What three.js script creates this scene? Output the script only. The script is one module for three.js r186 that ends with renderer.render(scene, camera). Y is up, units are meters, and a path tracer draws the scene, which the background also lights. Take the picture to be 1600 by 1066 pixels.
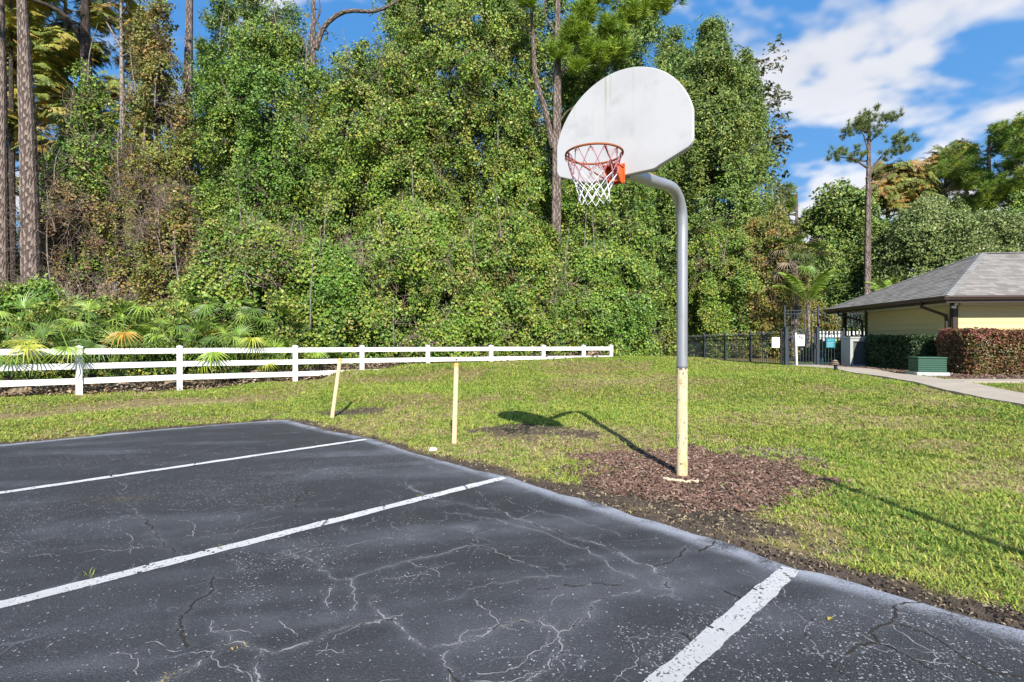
import * as THREE from 'three';
import { mergeGeometries } from 'three/addons/utils/BufferGeometryUtils.js';
import { RoundedBoxGeometry } from 'three/addons/geometries/RoundedBoxGeometry.js';

// ------------------------------------------------------------------ camera, sky, sun, exposure
const scene = new THREE.Scene();
const camera = new THREE.PerspectiveCamera(67.5, 1600 / 1066, 0.05, 1500);
camera.position.set(0, 1.55, 0);
camera.rotation.x = -0.0038;
const renderer = new THREE.WebGLRenderer({ antialias: true });
renderer.setSize(1024, 682);
renderer.toneMapping = THREE.LinearToneMapping;
renderer.toneMappingExposure = 1.7;
renderer.shadowMap.enabled = true;

const SUN = new THREE.Vector3(0.155, 0.72, 0.988).normalize();
const sun = new THREE.DirectionalLight(new THREE.Color().setRGB(1, 0.945, 0.86), 4.7);
sun.name = 'sun';
sun.position.copy(SUN).multiplyScalar(60);
sun.target.position.set(0, 0, -12);
sun.position.add(sun.target.position);
sun.castShadow = true;
Object.assign(sun.shadow.camera, { left: -40, right: 40, top: 40, bottom: -40, near: 1, far: 200 });
sun.shadow.mapSize.set(4096, 4096);
scene.add(sun, sun.target);

// ------------------------------------------------------------------ noise
function rng(seed) { let a = seed >>> 0; return () => { a = (a + 0x6D2B79F5) | 0; let t = Math.imul(a ^ (a >>> 15), 1 | a); t = (t + Math.imul(t ^ (t >>> 7), 61 | t)) ^ t; return ((t ^ (t >>> 14)) >>> 0) / 4294967296; }; }
const { lerp, clamp, smoothstep } = THREE.MathUtils;
function h2(ix, iy) { let n = Math.imul(ix, 374761393) + Math.imul(iy, 668265263) | 0; n = Math.imul(n ^ (n >>> 13), 1274126177); return ((n ^ (n >>> 16)) >>> 0) / 4294967296; }
function vn(x, y) { const ix = Math.floor(x), iy = Math.floor(y); let fx = x - ix, fy = y - iy; fx = fx * fx * (3 - 2 * fx); fy = fy * fy * (3 - 2 * fy); const a = h2(ix, iy), b = h2(ix + 1, iy), c = h2(ix, iy + 1), d = h2(ix + 1, iy + 1); return a + (b - a) * fx + (c - a) * fy + (a - b - c + d) * fx * fy; }
function fbm(x, y, o = 4) { let s = 0, a = 0.5, t = 0; for (let i = 0; i < o; i++) { s += a * vn(x, y); t += a; a *= 0.5; x = x * 2.03 + 17.3; y = y * 2.03 + 9.1; } return s / t; }
function vn3(x, y, z) { const iz = Math.floor(z); let f = z - iz; f = f * f * (3 - 2 * f); return lerp(vn(x + iz * 37.7, y + iz * 91.3), vn(x + (iz + 1) * 37.7, y + (iz + 1) * 91.3), f); }
const ss = (x, a, b) => smoothstep(x, a, b);

// ------------------------------------------------------------------ sky: clear blue air with broken white cloud
{
  const BANKS = [[0.3, 0.66, 0.55, 0.62, 0.09, 0.088], [0.42, 0.54, 0.84, 0.44, 0.09, 0.128], [0.48, 0.45, 0.66, 0.4, 0.06, 0.088], [0.86, 0.35, 1.08, 0.47, 0.055, 0.128], [0.62, 0.63, 1.02, 0.61, 0.04, 0.088], [0.55, 0.33, 0.62, 0.29, 0.05, 0.088], [0.44, 0.26, 0.5, 0.34, 0.05, -0.12], [0.86, 0.54, 1.05, 0.53, 0.035, -0.12], [0.66, 0.34, 0.78, 0.35, 0.04, -0.12], [0.5, 0.665, 0.58, 0.655, 0.03, -0.12], [-0.75, 0.62, -0.55, 0.5, 0.12, 0.064]]; // cloud banks: slopes right and up of due ahead
  const W = 2048, H = 1024, d = new Float32Array(W * H * 4);
  for (let r = 0; r < H; r++) {
    const up = ((r + 0.5) / H - 0.5) * Math.PI, y = Math.sin(up), ch = Math.cos(up);
    for (let c = 0; c < W; c++) {
      const az = ((c + 0.5) / W - 0.5) * 2 * Math.PI, x = Math.cos(az) * ch, z = Math.sin(az) * ch, o = (r * W + c) * 4;
      const e = Math.max(0, y), k = Math.pow(1 - e, 3.2);
      let R = lerp(0.042, 0.19, k), G = lerp(0.175, 0.38, k), B = lerp(0.44, 0.62, k);
      if (y > 0.0) {
        const q = 1 / (y + 0.16), px = x * q, pz = z * q;
        const wx = fbm(px * 1.1 + 3.1, pz * 1.1 + 8.2, 3) - 0.5, wz = fbm(px * 1.1 + 31.7, pz * 1.1 + 2.9, 3) - 0.5;
        let bank = 0;
        if (z < -0.1) { const su = x / -z, sv = y / -z; for (const [ua, va, ub, vb, w, k] of BANKS) { const dx = ub - ua, dy = vb - va, t = clamp(((su - ua) * dx + (sv - va) * dy) / (dx * dx + dy * dy + 1e-9), 0, 1), q = Math.hypot(su - ua - dx * t, (sv - va - dy * t)) / w; bank += k * Math.exp(-q * q); } }
        const n = fbm(px * 1.15 + wx * 1.4 + 4.35, pz * 1.75 + wz * 1.4 + 1.2, 6) + bank, fine = 0.6 * fbm(px * 6 + wx * 3, pz * 8 + wz * 3, 4) + 0.4 * fbm(px * 2.6 + 7 + wz * 2, pz * 3.6 + wx * 2, 4);
        const cov = ss(n + (fine - 0.5) * 0.95 - 0.01, 0.44, 0.68) * ss(y, 0.0, 0.1);
        const body = 0.44 + 0.16 * fbm(px * 2.3 + 9, pz * 2.3 + 4, 4) + 0.05 * (fine - 0.5);
        const a = Math.pow(cov, 0.8) * 0.93;
        R = lerp(R, body, a); G = lerp(G, body * 1.01, a); B = lerp(B, body * 1.06, a);
      } else { const g = ss(-y, 0, 0.25); R = lerp(R, 0.09, g); G = lerp(G, 0.10, g); B = lerp(B, 0.06, g); }
      d[o] = R; d[o + 1] = G; d[o + 2] = B; d[o + 3] = 1;
    }
  }
  const t = new THREE.DataTexture(d, W, H, THREE.RGBAFormat, THREE.FloatType);
  t.mapping = THREE.EquirectangularReflectionMapping; t.magFilter = THREE.LinearFilter; t.needsUpdate = true;
  scene.background = t; scene.environment = t;
}

// ------------------------------------------------------------------ helpers
const EYE = 1.55, F = 798, HZ = 530;
const gx = (px, Z) => (px - 800) / F * Z;                 // survey of the place: bearing and distance to metres
const gy = (py, Z) => EYE + (HZ - py) * Z / F;
const flat = (px, py, h = 0) => { const Z = F * (EYE - h) / (py - HZ); return [gx(px, Z), Z]; };
const V = (x, y, z) => new THREE.Vector3(x, y, z);
const lin = (r, g, b) => new THREE.Color().setRGB(r, g, b);
const taken = new Map();
function numbered(n) { const k = taken.get(n) ?? 0; taken.set(n, k + 1); return k ? n + '_' + String(k).padStart(3, '0') : n; }
function tag(o, label, category, group, kind) { if (label) o.userData.label = label; if (category) o.userData.category = category; if (group) o.userData.group = group; if (kind) o.userData.kind = kind; return o; }
function thing(name, label, category, pos = [0, 0, 0], turn = 0, group) { const g = new THREE.Group(); g.name = numbered(name); g.position.set(...pos); g.rotation.y = turn; tag(g, label, category, group); scene.add(g); return g; }
function part(parent, name, geo, mat, kind) { const m = new THREE.Mesh(geo, mat); m.name = name; if (kind) m.userData.kind = kind; parent.add(m); return m; }
function structure(name, geo, mat, label) { const m = new THREE.Mesh(geo, mat); m.name = numbered(name); m.userData.kind = 'structure'; if (label) m.userData.label = label; scene.add(m); return m; }
function tex(w, h, fn, srgb = true, repeat) {
  const d = new Uint8Array(w * h * 4);
  for (let y = 0; y < h; y++) for (let x = 0; x < w; x++) { const c = fn(x, y), o = (y * w + x) * 4; for (let i = 0; i < 3; i++) { let v = c[i]; if (srgb) v = v <= 0.0031308 ? v * 12.92 : 1.055 * Math.pow(v, 1 / 2.4) - 0.055; d[o + i] = clamp(v * 255, 0, 255); } d[o + 3] = 255; }
  const t = new THREE.DataTexture(d, w, h); t.magFilter = THREE.LinearFilter; t.minFilter = THREE.LinearMipmapLinearFilter; t.generateMipmaps = true;
  t.wrapS = t.wrapT = THREE.RepeatWrapping; if (repeat) t.repeat.set(...repeat); if (srgb) t.colorSpace = THREE.SRGBColorSpace; t.needsUpdate = true; return t;
}
const grey = (v) => [v, v, v];
// a smooth field sampled on a coarse grid and read back between its points
function field(X0, X1, Z0, Z1, w, h, fn) { const a = []; for (let j = 0; j <= h; j++) for (let i = 0; i <= w; i++) a.push(fn(lerp(X0, X1, i / w), lerp(Z0, Z1, j / h))); const n = a[0].length ?? 0, f = Float32Array.from(n ? a.flat() : a), m = n || 1, out = new Float32Array(m); return (X, Z) => { const u = clamp((X - X0) / (X1 - X0), 0, 0.99999) * w, v = clamp((Z - Z0) / (Z1 - Z0), 0, 0.99999) * h, i = u | 0, j = v | 0, s = u - i, t = v - j, o = (j * (w + 1) + i) * m, p = o + (w + 1) * m; for (let k = 0; k < m; k++) out[k] = (f[o + k] * (1 - s) + f[o + m + k] * s) * (1 - t) + (f[p + k] * (1 - s) + f[p + m + k] * s) * t; return out; }; }
const std = (c, rough = 0.7, o = {}) => new THREE.MeshStandardMaterial({ color: c, roughness: rough, ...o });
const box = (w, h, d, x = 0, y = 0, z = 0) => new THREE.BoxGeometry(w, h, d).translate(x, y, z);
const rbox = (w, h, d, x = 0, y = 0, z = 0, r = 0.01) => new RoundedBoxGeometry(w, h, d, 2, r).translate(x, y, z);
function cyl(r0, r1, a, b, seg = 12, open = false) { const d = b.clone().sub(a), g = new THREE.CylinderGeometry(r1, r0, d.length(), seg, 1, open); g.applyQuaternion(new THREE.Quaternion().setFromUnitVectors(V(0, 1, 0), d.clone().normalize())); return g.translate((a.x + b.x) / 2, (a.y + b.y) / 2, (a.z + b.z) / 2); }
// a tapered tube along points; radii per point; uv in metres
function limb(pts, radii, seg = 8, rough = 0, seed = 1, step = 0.45) {
  const curve = new THREE.CatmullRomCurve3(pts, false, 'centripetal'), n = Math.max(2, Math.round(curve.getLength() / step)), P = [], N = [], U = [], I = [], R = rng(seed);
  let up = V(0.3, 0.1, 1); const L = curve.getLength();
  for (let i = 0; i <= n; i++) {
    const t = i / n, c = curve.getPointAt(t), tan = curve.getTangentAt(t), k = t * (radii.length - 1), j = Math.min(radii.length - 2, Math.floor(k)), r = lerp(radii[j], radii[j + 1], k - j);
    const a = up.clone().sub(tan.clone().multiplyScalar(up.dot(tan))).normalize(), b = tan.clone().cross(a); up = a;
    for (let s = 0; s <= seg; s++) { const q = s / seg * 2 * Math.PI, dir = a.clone().multiplyScalar(Math.cos(q)).addScaledVector(b, Math.sin(q)), rr = r * (1 + rough * (vn(s % seg * 1.7 + seed, i * 0.8) - 0.5)); P.push(c.x + dir.x * rr, c.y + dir.y * rr, c.z + dir.z * rr); N.push(dir.x, dir.y, dir.z); U.push(s / seg * Math.max(1, Math.round(radii[0] * 6.28)), t * L); }
  }
  for (let i = 0; i < n; i++) for (let s = 0; s < seg; s++) { const a = i * (seg + 1) + s, b = a + seg + 1; I.push(a, a + 1, b, b, a + 1, b + 1); }
  const g = new THREE.BufferGeometry(); g.setAttribute('position', new THREE.Float32BufferAttribute(P, 3)); g.setAttribute('normal', new THREE.Float32BufferAttribute(N, 3)); g.setAttribute('uv', new THREE.Float32BufferAttribute(U, 2)); g.setIndex(I); return g;
}
const nonIndexed = (g) => { const r = g.index ? g.toNonIndexed() : g; for (const k of Object.keys(r.attributes)) if (!['position', 'normal', 'uv', 'color'].includes(k)) r.deleteAttribute(k); return r; };
const merge = (list) => mergeGeometries(list.map(nonIndexed));
// faces from raw triangles with a colour per triangle
class Tris {
  constructor() { this.p = []; this.c = []; }
  tri(a, b, c, k) { this.p.push(...a, ...b, ...c); for (let i = 0; i < 3; i++) this.c.push(...k); return this; }
  quad(a, b, c, d, k) { return this.tri(a, b, c, k).tri(a, c, d, k); }
  geo() { const g = new THREE.BufferGeometry(); g.setAttribute('position', new THREE.Float32BufferAttribute(this.p, 3)); g.setAttribute('color', new THREE.Float32BufferAttribute(this.c, 3)); g.computeVertexNormals(); return g; }
}
const arr = (v) => [v.x, v.y, v.z];

// ------------------------------------------------------------------ the lie of the land
const LOT = [[-4.30, 9.80], [-3.55, 9.05], [-2.25, 7.98], [-1.15, 6.82], [-0.07, 5.75], [0.8, 4.80], [1.60, 3.90], [1.95, 3.46], [2.446, 3.02], [2.75, 2.70], [3.2, 2.1], [3.5, 0.9], [3.7, -4], [4, -30], [-40, -30], [-40, -9], [-14, 1.9], [-7.5, 7.5], [-6.18, 8.72], [-4.84, 9.62]];
const lotD = (X, Z) => { // signed distance to the lot's rim, positive outside
  let d = 1e9, inside = false;
  for (let i = 0, j = LOT.length - 1; i < LOT.length; j = i++) {
    const [ax, az] = LOT[j], [bx, bz] = LOT[i], ux = bx - ax, uz = bz - az, t = clamp(((X - ax) * ux + (Z - az) * uz) / (ux * ux + uz * uz), 0, 1), ex = X - ax - ux * t, ez = Z - az - uz * t;
    d = Math.min(d, ex * ex + ez * ez);
    if ((az > Z) !== (bz > Z) && X < (bx - ax) * (Z - az) / (bz - az) + ax) inside = !inside;
  }
  return (inside ? -1 : 1) * Math.sqrt(d);
};
const FENCE = [[-12.2, 10.4], [-10.18, 12.0], [-8.73, 13.4], [-6.29, 14.8], [-4.71, 16.0], [-2.81, 17.0], [-0.745, 18.0], [1.15, 18.8], [2.70, 19.3], [3.8, 19.6]];
const HPTS = [[-12.2, 10.4, 0.24], [-10.18, 12, 0.22], [-8.73, 13.4, 0.18], [-6.29, 14.8, 0.30], [-4.71, 16, 0.56], [-2.81, 17, 0.70], [-0.745, 18, 0.73], [1.15, 18.8, 0.78], [2.7, 19.3, 0.82], [3.8, 19.6, 0.85], [6, 20.5, 0.80], [9.6, 35, 0.26], [9.8, 26, 0.5], [10.5, 19.6, 0.5], [11.7, 19.6, 0.5], [14, 16, 0.5], [14, 21, 0.5], [11, 14, 0.47], [9, 9, 0.4], [12, 9, 0.42], [16, 10, 0.45], [8, 4, 0.2], [6, 2, 0.1], [1.83, 5.5, 0.06], [3.2, 5, 0.1], [-3.46, 9.8, 0.06], [-0.84, 7.45, 0.06], [0.3, 8.4, 0.14], [1.5, 9.5, 0.2], [2, 13, 0.5], [-2.5, 12.5, 0.32], [5, 9, 0.25], [6, 14, 0.58], [8, 17, 0.62], [-6.5, 11.5, 0.1], [-8.6, 9.6, 0.08], [-20, 14, 0.25], [-14, 25, 0.2], [0, 28, 0.55], [-6, 26, 0.4], [20, 14, 0.5], [25, 30, 0.4], [0, 60, 0.3], [-30, 50, 0.2], [30, 60, 0.3]];
function hgt(X, Z) {
  const d = lotD(X, Z); if (d <= 0) return -0.03;
  let s = 0, w = 0;
  for (const [a, b, h] of HPTS) { const q = (X - a) ** 2 + (Z - b) ** 2 + 0.25, k = 1 / (q * q); s += h * k; w += k; }
  const far = ss(Math.hypot(X, Z), 70, 160);
  return lerp(s / w, 0.3, far) * ss(d, 0, 1.6) + 0.012 * ss(d, 0, 0.12) - 0.03 * (1 - ss(d, 0, 0.1)) + (fbm(X * 1.1, Z * 1.1, 3) - 0.5) * 0.05 * ss(d, 0.2, 1.5);
}
// what grows or lies where: shares of mulch, bare dirt, dry straw, litter
const PATH = [[11.15, 19.9], [11.05, 17.5], [10.85, 15], [10.35, 12.6], [9.7, 10.4], [9.05, 8.2], [8.6, 5.5], [8.4, 2], [8.3, -8]];
const BRANCH = [[10.3, 12.75], [13, 12.55], [17, 12.3], [24, 11.9]];
const lineD = (L, X, Z) => { let d = 1e9; for (let i = 1; i < L.length; i++) { const [ax, az] = L[i - 1], [bx, bz] = L[i], ux = bx - ax, uz = bz - az, t = clamp(((X - ax) * ux + (Z - az) * uz) / (ux * ux + uz * uz), 0, 1); d = Math.min(d, Math.hypot(X - ax - ux * t, Z - az - uz * t)); } return d; };
const spot = (X, Z, cx, cz, rx, rz, turn = 0) => { const c = Math.cos(turn), s = Math.sin(turn), x = X - cx, z = Z - cz; return Math.hypot((x * c + z * s) / rx, (z * c - x * s) / rz); };
function fenceSide(X, Z) { // > 0 behind the white fence
  for (let i = 1; i < FENCE.length; i++) if (X <= FENCE[i][0] || i === FENCE.length - 1) { const [ax, az] = FENCE[i - 1], [bx, bz] = FENCE[i], m = (bz - az) / (bx - ax); return (Z - (az + (X - ax) * m)) / Math.hypot(1, m); }
}
function cover(X, Z) {
  const d = lotD(X, Z), n = fbm(X * 1.7 + 5, Z * 1.7, 4) - 0.5, n2 = fbm(X * 0.55, Z * 0.55 + 7, 4), n3 = fbm(X * 6, Z * 6, 3) - 0.5;
  const mulch = 1 - ss(spot(X, Z, 2.05, 5.62, 1.4, 1.12, -0.35) + n * 0.7 + n3 * 0.55, 0.76, 1.06);
  let dirt = 1 - ss(d + n * 0.3 + n3 * 0.16 + 0.05 * ss(X, 2.1, 2.6) - 0.08 * (1 - ss(Math.abs(X - 1.4), 0.8, 2.2)), 0.05, 0.2);
  dirt = Math.max(dirt, 0.95 * (1 - ss(spot(X, Z, 1.5, 4.62, 1.25, 0.42, -0.78) + n * 0.9 + n3 * 0.6, 0.66, 1.1)));
  dirt = Math.max(dirt, 0.85 * (1 - ss(spot(X, Z, 0.35, 7.7, 1.0, 0.55, -0.3) + n * 1.3 + n3 * 0.6, 0.55, 1.05)));
  dirt = Math.max(dirt, 0.8 * (1 - ss(spot(X, Z, -3.2, 10.3, 0.8, 0.45) + n * 1.2 + n3 * 0.5, 0.55, 1.1)));
  const sand = 0.9 * (1 - ss(spot(X, Z, 3.05, 6.5, 1.05, 0.42, -0.12) + n * 1.1 + n3 * 0.5, 0.5, 1.05));
  let dry = ss(n2 + n * 0.6, 0.42, 0.68) * 0.68;
  const fs = fenceSide(X, Z);
  if (X < -2) dry = Math.max(dry, (1 - ss(Math.abs(fs + 2.45 + n * 1.4), 0.35, 1.15)) * 1.0 * ss(-X, 4.2, 6.5));
  dry = Math.max(dry, 0.75 * (1 - ss(spot(X, Z, 2.4, 12.6, 2.4, 1.1, 0.15) + n * 1.2, 0.4, 1.1)), 0.6 * (1 - ss(spot(X, Z, 4.6, 8.2, 1.9, 0.9) + n * 1.2, 0.4, 1.1)));
  const bed = X > 10 && Z > 13.1 && Z < 20.5 && lineD(PATH, X, Z) > 0.6 ? 1 - ss(0.25 - (X - (11.45 + (Z - 14) * 0.03)) + n * 0.3, 0, 0.25) : 0;
  const litter = Z > 8 ? ss(fs + n * 0.5, 0.02, 0.35) * (X < 3.9 ? 1 : 1 - ss(X, 3.9, 4.6)) : 0;
  const wood = Math.max(litter, ss(Z + n * 2, 21.5, 23) * (X < 9.4 ? 1 : 0.0));
  return { d, mulch: Math.max(mulch, bed), dirt, sand, dry, litter: wood, n, n2, n3 };
}
// ground sheet
{
  const axis = (a, b, step, lo, hi) => { const o = []; for (let v = a; v <= b + 1e-6; v += step) o.push(v); let s = step; for (let v = b; v < hi;) { s *= 1.35; v += s; o.push(v); } s = step; for (let v = a; v > lo;) { s *= 1.35; v -= s; o.unshift(v); } return o; };
  const xs = axis(-14, 16, 0.14, -600, 600), zs = axis(2, 24, 0.14, -600, 700), P = [], U = [], I = [];
  const X0 = -14, X1 = 16, Z0 = 2, Z1 = 24;
  for (const z of zs) for (const x of xs) { P.push(x, hgt(x, z), -z); U.push((x - X0) / (X1 - X0), (z - Z0) / (Z1 - Z0)); }
  for (let j = 0; j < zs.length - 1; j++) for (let i = 0; i < xs.length - 1; i++) { const a = j * xs.length + i, b = a + xs.length; I.push(a, a + 1, b, b, a + 1, b + 1); }
  const g = new THREE.BufferGeometry(); g.setAttribute('position', new THREE.Float32BufferAttribute(P, 3)); g.setAttribute('uv', new THREE.Float32BufferAttribute(U, 2)); g.setIndex(I); g.computeVertexNormals();
  const W = 1600, H = 1180;
  const cf = field(X0, X1, Z0, Z1, 600, 440, (x, z) => { const c = cover(x, z); return [c.dry, c.dirt, c.sand, c.mulch, c.litter]; });
  const map = tex(W, H, (i, j) => {
    const X = lerp(X0, X1, (i + 0.5) / W), Z = lerp(Z0, Z1, (j + 0.5) / H), [dry, dirt, sand, mulch, litter] = cf(X, Z), c = { dry, dirt, sand, mulch, litter }, f = h2(i, j), g1 = fbm(X * 9, Z * 9, 2);
    let k = [0.13 + 0.08 * g1, 0.125 + 0.06 * g1, 0.04];                                       // thatch and soil between the blades
    const mixc = (to, a) => { k = k.map((v, q) => lerp(v, to[q], clamp(a, 0, 1))); };
    mixc([0.25, 0.19, 0.085], c.dry * 0.8);
    mixc([0.035 + 0.07 * g1, 0.026 + 0.052 * g1, 0.02 + 0.036 * g1], c.dirt);
    mixc([0.30, 0.25, 0.19], c.sand * (0.5 + 0.5 * g1));
    mixc([0.055 + 0.04 * g1, 0.04 + 0.03 * g1, 0.032 + 0.022 * g1], c.mulch);
    mixc([0.085 + 0.05 * g1, 0.06 + 0.035 * g1, 0.035], c.litter);
    return k.map((v) => v * (0.72 + 0.56 * f));
  });
  map.wrapS = map.wrapT = THREE.ClampToEdgeWrapping;
  const bump = tex(512, 512, (i, j) => grey(0.5 * vn(i / 4, j / 4) + 0.5 * h2(i, j)), false, [24, 18]);
  structure('ground', g, new THREE.MeshStandardMaterial({ map, bumpMap: bump, bumpScale: 0.015, roughness: 1 }), 'rising lawn and soil that runs under the trees');
}
// ------------------------------------------------------------------ asphalt lot
const CRACKS = [
  [0.55, 0, [437, 861], [475, 871], [512, 887], [531, 906], [557, 906], [572, 895], [602, 884], [662, 874], [700, 865], [737, 854]], [0.5, 0, [557, 906], [554, 932], [559, 959]], [0.4, 0, [516, 921], [510, 936], [516, 951]],
  [0.8, 0.25, [587, 932], [591, 959], [610, 970], [625, 985], [647, 1000], [674, 1007], [722, 1006], [752, 992], [775, 979], [805, 968], [842, 974], [865, 992], [876, 1007], [880, 1022], [861, 1041], [831, 1056], [800, 1075]],
  [0.5, 0, [722, 1011], [692, 1026], [700, 1052], [712, 1090]], [0.4, 0, [722, 1006], [730, 989], [760, 981], [800, 973]], [0.6, 0.3, [865, 992], [899, 977], [929, 951], [970, 932], [1000, 925]],
  [0.8, 0.2, [610, 972], [557, 981], [505, 992], [467, 1009], [415, 1015], [360, 1010], [320, 1028], [276, 1052], [230, 1075]], [0.8, 0.2, [416, 1016], [408, 1040], [404, 1064], [410, 1100]], [0.5, 0, [360, 1010], [356, 992], [340, 975]],
  [0.5, 0.4, [338, 852], [360, 872], [384, 892], [420, 889]], [0.5, 0.8, [326, 904], [322, 928], [304, 952], [280, 968], [284, 992], [296, 1012]], [0.4, 0.5, [188, 778], [208, 800], [224, 816], [256, 844], [276, 864]],
  [0.9, 0.25, [640, 760], [677, 782], [760, 794], [812, 812], [869, 831], [944, 855], [1000, 877], [1023, 886], [1061, 926]], [0.6, 0.9, [1023, 886], [1051, 879], [1075, 860]], [0.4, 1, [1096, 865], [1117, 848]], [0.5, 0.3, [760, 794], [794, 779], [842, 762]],
  [0.6, 1, [1443, 940], [1408, 949], [1389, 973], [1370, 992], [1370, 1008], [1347, 1015], [1323, 1029]], [0.3, 0.6, [1370, 1005], [1420, 1025], [1470, 1050]], [0.4, 0.9, [1130, 922], [1157, 935], [1183, 947]], [0.4, 0.9, [1060, 990], [1077, 1001], [1108, 1022]],
  [0.5, 0, [690, 800], [780, 812], [860, 838], [930, 872], [1000, 905]], [0.4, 0, [812, 812], [840, 800], [900, 815], [980, 840]], [0.3, 0, [640, 840], [720, 822], [800, 830]], [0.35, 0, [700, 940], [760, 915], [820, 905], [900, 900]], [0.35, 0, [40, 705], [200, 700], [330, 690]], [0.3, 0, [420, 760], [520, 730], [600, 735]], [0.3, 0.3, [400, 664], [432, 680]],
].map(([w, dark, ...p]) => ({ w, dark, p: p.map(([a, b]) => flat(a, b)) }));
{
  const R = rng(5), rim = [], n = LOT.length;                                  // wavy broken rim
  for (let i = 0; i < n; i++) { const a = LOT[i], b = LOT[(i + 1) % n], L = Math.hypot(b[0] - a[0], b[1] - a[1]), m = L > 12 ? 2 : Math.ceil(L / 0.12), nx = (b[1] - a[1]) / L, nz = -(b[0] - a[0]) / L; for (let k = 0; k < m; k++) { const t = k / m, X = lerp(a[0], b[0], t), Z = lerp(a[1], b[1], t), o = L > 12 ? 0 : (fbm(X * 2.3 + 3, Z * 2.3, 3) - 0.5) * 0.16 + (R() - 0.5) * 0.012; rim.push(new THREE.Vector2(X + nx * o, Z + nz * o)); } }
  const g = new THREE.ExtrudeGeometry(new THREE.Shape(rim), { depth: 0.05, bevelEnabled: true, bevelThickness: 0.018, bevelSize: 0.03, bevelOffset: -0.03, bevelSegments: 3 });
  g.rotateX(-Math.PI / 2).translate(0, -0.068, 0);
  const X0 = -9.8, X1 = 4.4, Z0 = 1.9, Z1 = 10.1, p = g.attributes.position, uv = new Float32Array(p.count * 2);
  for (let i = 0; i < p.count; i++) { uv[i * 2] = (p.getX(i) - X0) / (X1 - X0); uv[i * 2 + 1] = (-p.getZ(i) - Z0) / (Z1 - Z0); }
  g.setAttribute('uv', new THREE.BufferAttribute(uv, 2));
  // cracks rasterised into a distance field
  const W = 2048, H = 1600, pale = new Float32Array(W * H), dark = new Float32Array(W * H);
  const sx = W / (X1 - X0), sz = H / (Z1 - Z0);
  for (const c of CRACKS) {
    const pts = []; for (let i = 1; i < c.p.length; i++) { const [ax, az] = c.p[i - 1], [bx, bz] = c.p[i], m = Math.max(2, Math.ceil(Math.hypot(bx - ax, bz - az) / 0.02)); for (let k = 0; k < m; k++) { const t = k / m, X = lerp(ax, bx, t), Z = lerp(az, bz, t); pts.push([X + (fbm(X * 7, Z * 7, 3) - 0.5) * 0.13, Z + (fbm(X * 7 + 40, Z * 7, 3) - 0.5) * 0.13]); } }
    for (const [X, Z] of pts) {
      const rw = 0.075, i0 = Math.floor((X - rw - X0) * sx), i1 = Math.ceil((X + rw - X0) * sx), j0 = Math.floor((Z - rw - Z0) * sz), j1 = Math.ceil((Z + rw - Z0) * sz);
      for (let j = Math.max(0, j0); j <= Math.min(H - 1, j1); j++) for (let i = Math.max(0, i0); i <= Math.min(W - 1, i1); i++) {
        const x = X0 + (i + 0.5) / sx, z = Z0 + (j + 0.5) / sz, q = Math.hypot(x - X, z - Z), o = j * W + i;
        pale[o] = Math.max(pale[o], c.w * (0.45 * Math.exp(-((q / 0.010) ** 2)) + 0.30 * Math.exp(-((q / 0.034) ** 2))));
        if (c.dark) dark[o] = Math.max(dark[o], (1 - ss(q, 0.004, 0.011)) * ss(c.dark + vn(X * 9, Z * 9) - 0.7, 0, 0.25));
      }
    }
  }
  // worn chips and hairlines where the sealer has gone, drawn as tiny strokes
  const fleck = new Float32Array(W * H), RF = rng(99), stroke = (X, Z, a, L, w, v, wig) => { for (let t = 0; t < L; t += 0.004) { a += (RF() - 0.5) * wig; X += Math.cos(a) * 0.004; Z += Math.sin(a) * 0.004; const i0 = Math.floor((X - w - X0) * sx), i1 = Math.floor((X + w - X0) * sx), j0 = Math.floor((Z - w - Z0) * sz), j1 = Math.floor((Z + w - Z0) * sz); for (let j = Math.max(0, j0); j <= Math.min(H - 1, j1); j++) for (let i = Math.max(0, i0); i <= Math.min(W - 1, i1); i++) { const o = j * W + i; fleck[o] = Math.max(fleck[o], v * (0.7 + 0.3 * RF())); } } };
  for (let k = 0; k < 16000; k++) { const Z = 4.8 + 5.3 * RF(), X = Math.max(X0, -Z * 1.1) + RF() * 14, wr = ss(fbm(X * 0.7 + 11, Z * 0.7 + 3, 3), 0.36, 0.66); if (RF() > 0.06 + 0.9 * wr) continue; stroke(X, Z, RF() * 6.283, 0.004 + 0.02 * RF() ** 3, 0.001, 0.03 + 0.13 * RF(), 1.6); }
  for (let k = 0; k < 500; k++) { const Z = Z0 + 6 * RF(), X = -Z * 1.1 + RF() * 10, wr = ss(fbm(X * 0.9 + 21, Z * 0.9 + 3, 3), 0.40, 0.62); if (RF() > wr) continue; const a = RF() * 6.283; stroke(X, Z, a, 0.05 + 0.24 * RF() ** 2, 0.0016, 0.05 + 0.12 * RF(), 0.7); if (RF() < 0.5) stroke(X, Z, a + 2, 0.04 + 0.1 * RF(), 0.0016, 0.10, 0.8); }
  const af = field(X0, X1, Z0, Z1, 568, 328, (x, z) => [-lotD(x, z), fbm(x * 0.8 + 2, z * 1.1, 4), fbm(x * 0.5 + z * 0.15, z * 2.6 - x * 0.5, 4), fbm(x * 5, z * 5, 3), fbm(x * 0.7 + 11, z * 0.7 + 3, 3), fbm(x * 3.1, z * 3.1, 2), fbm(x * 2.2 + 50, z * 2.2, 4)]);
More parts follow.
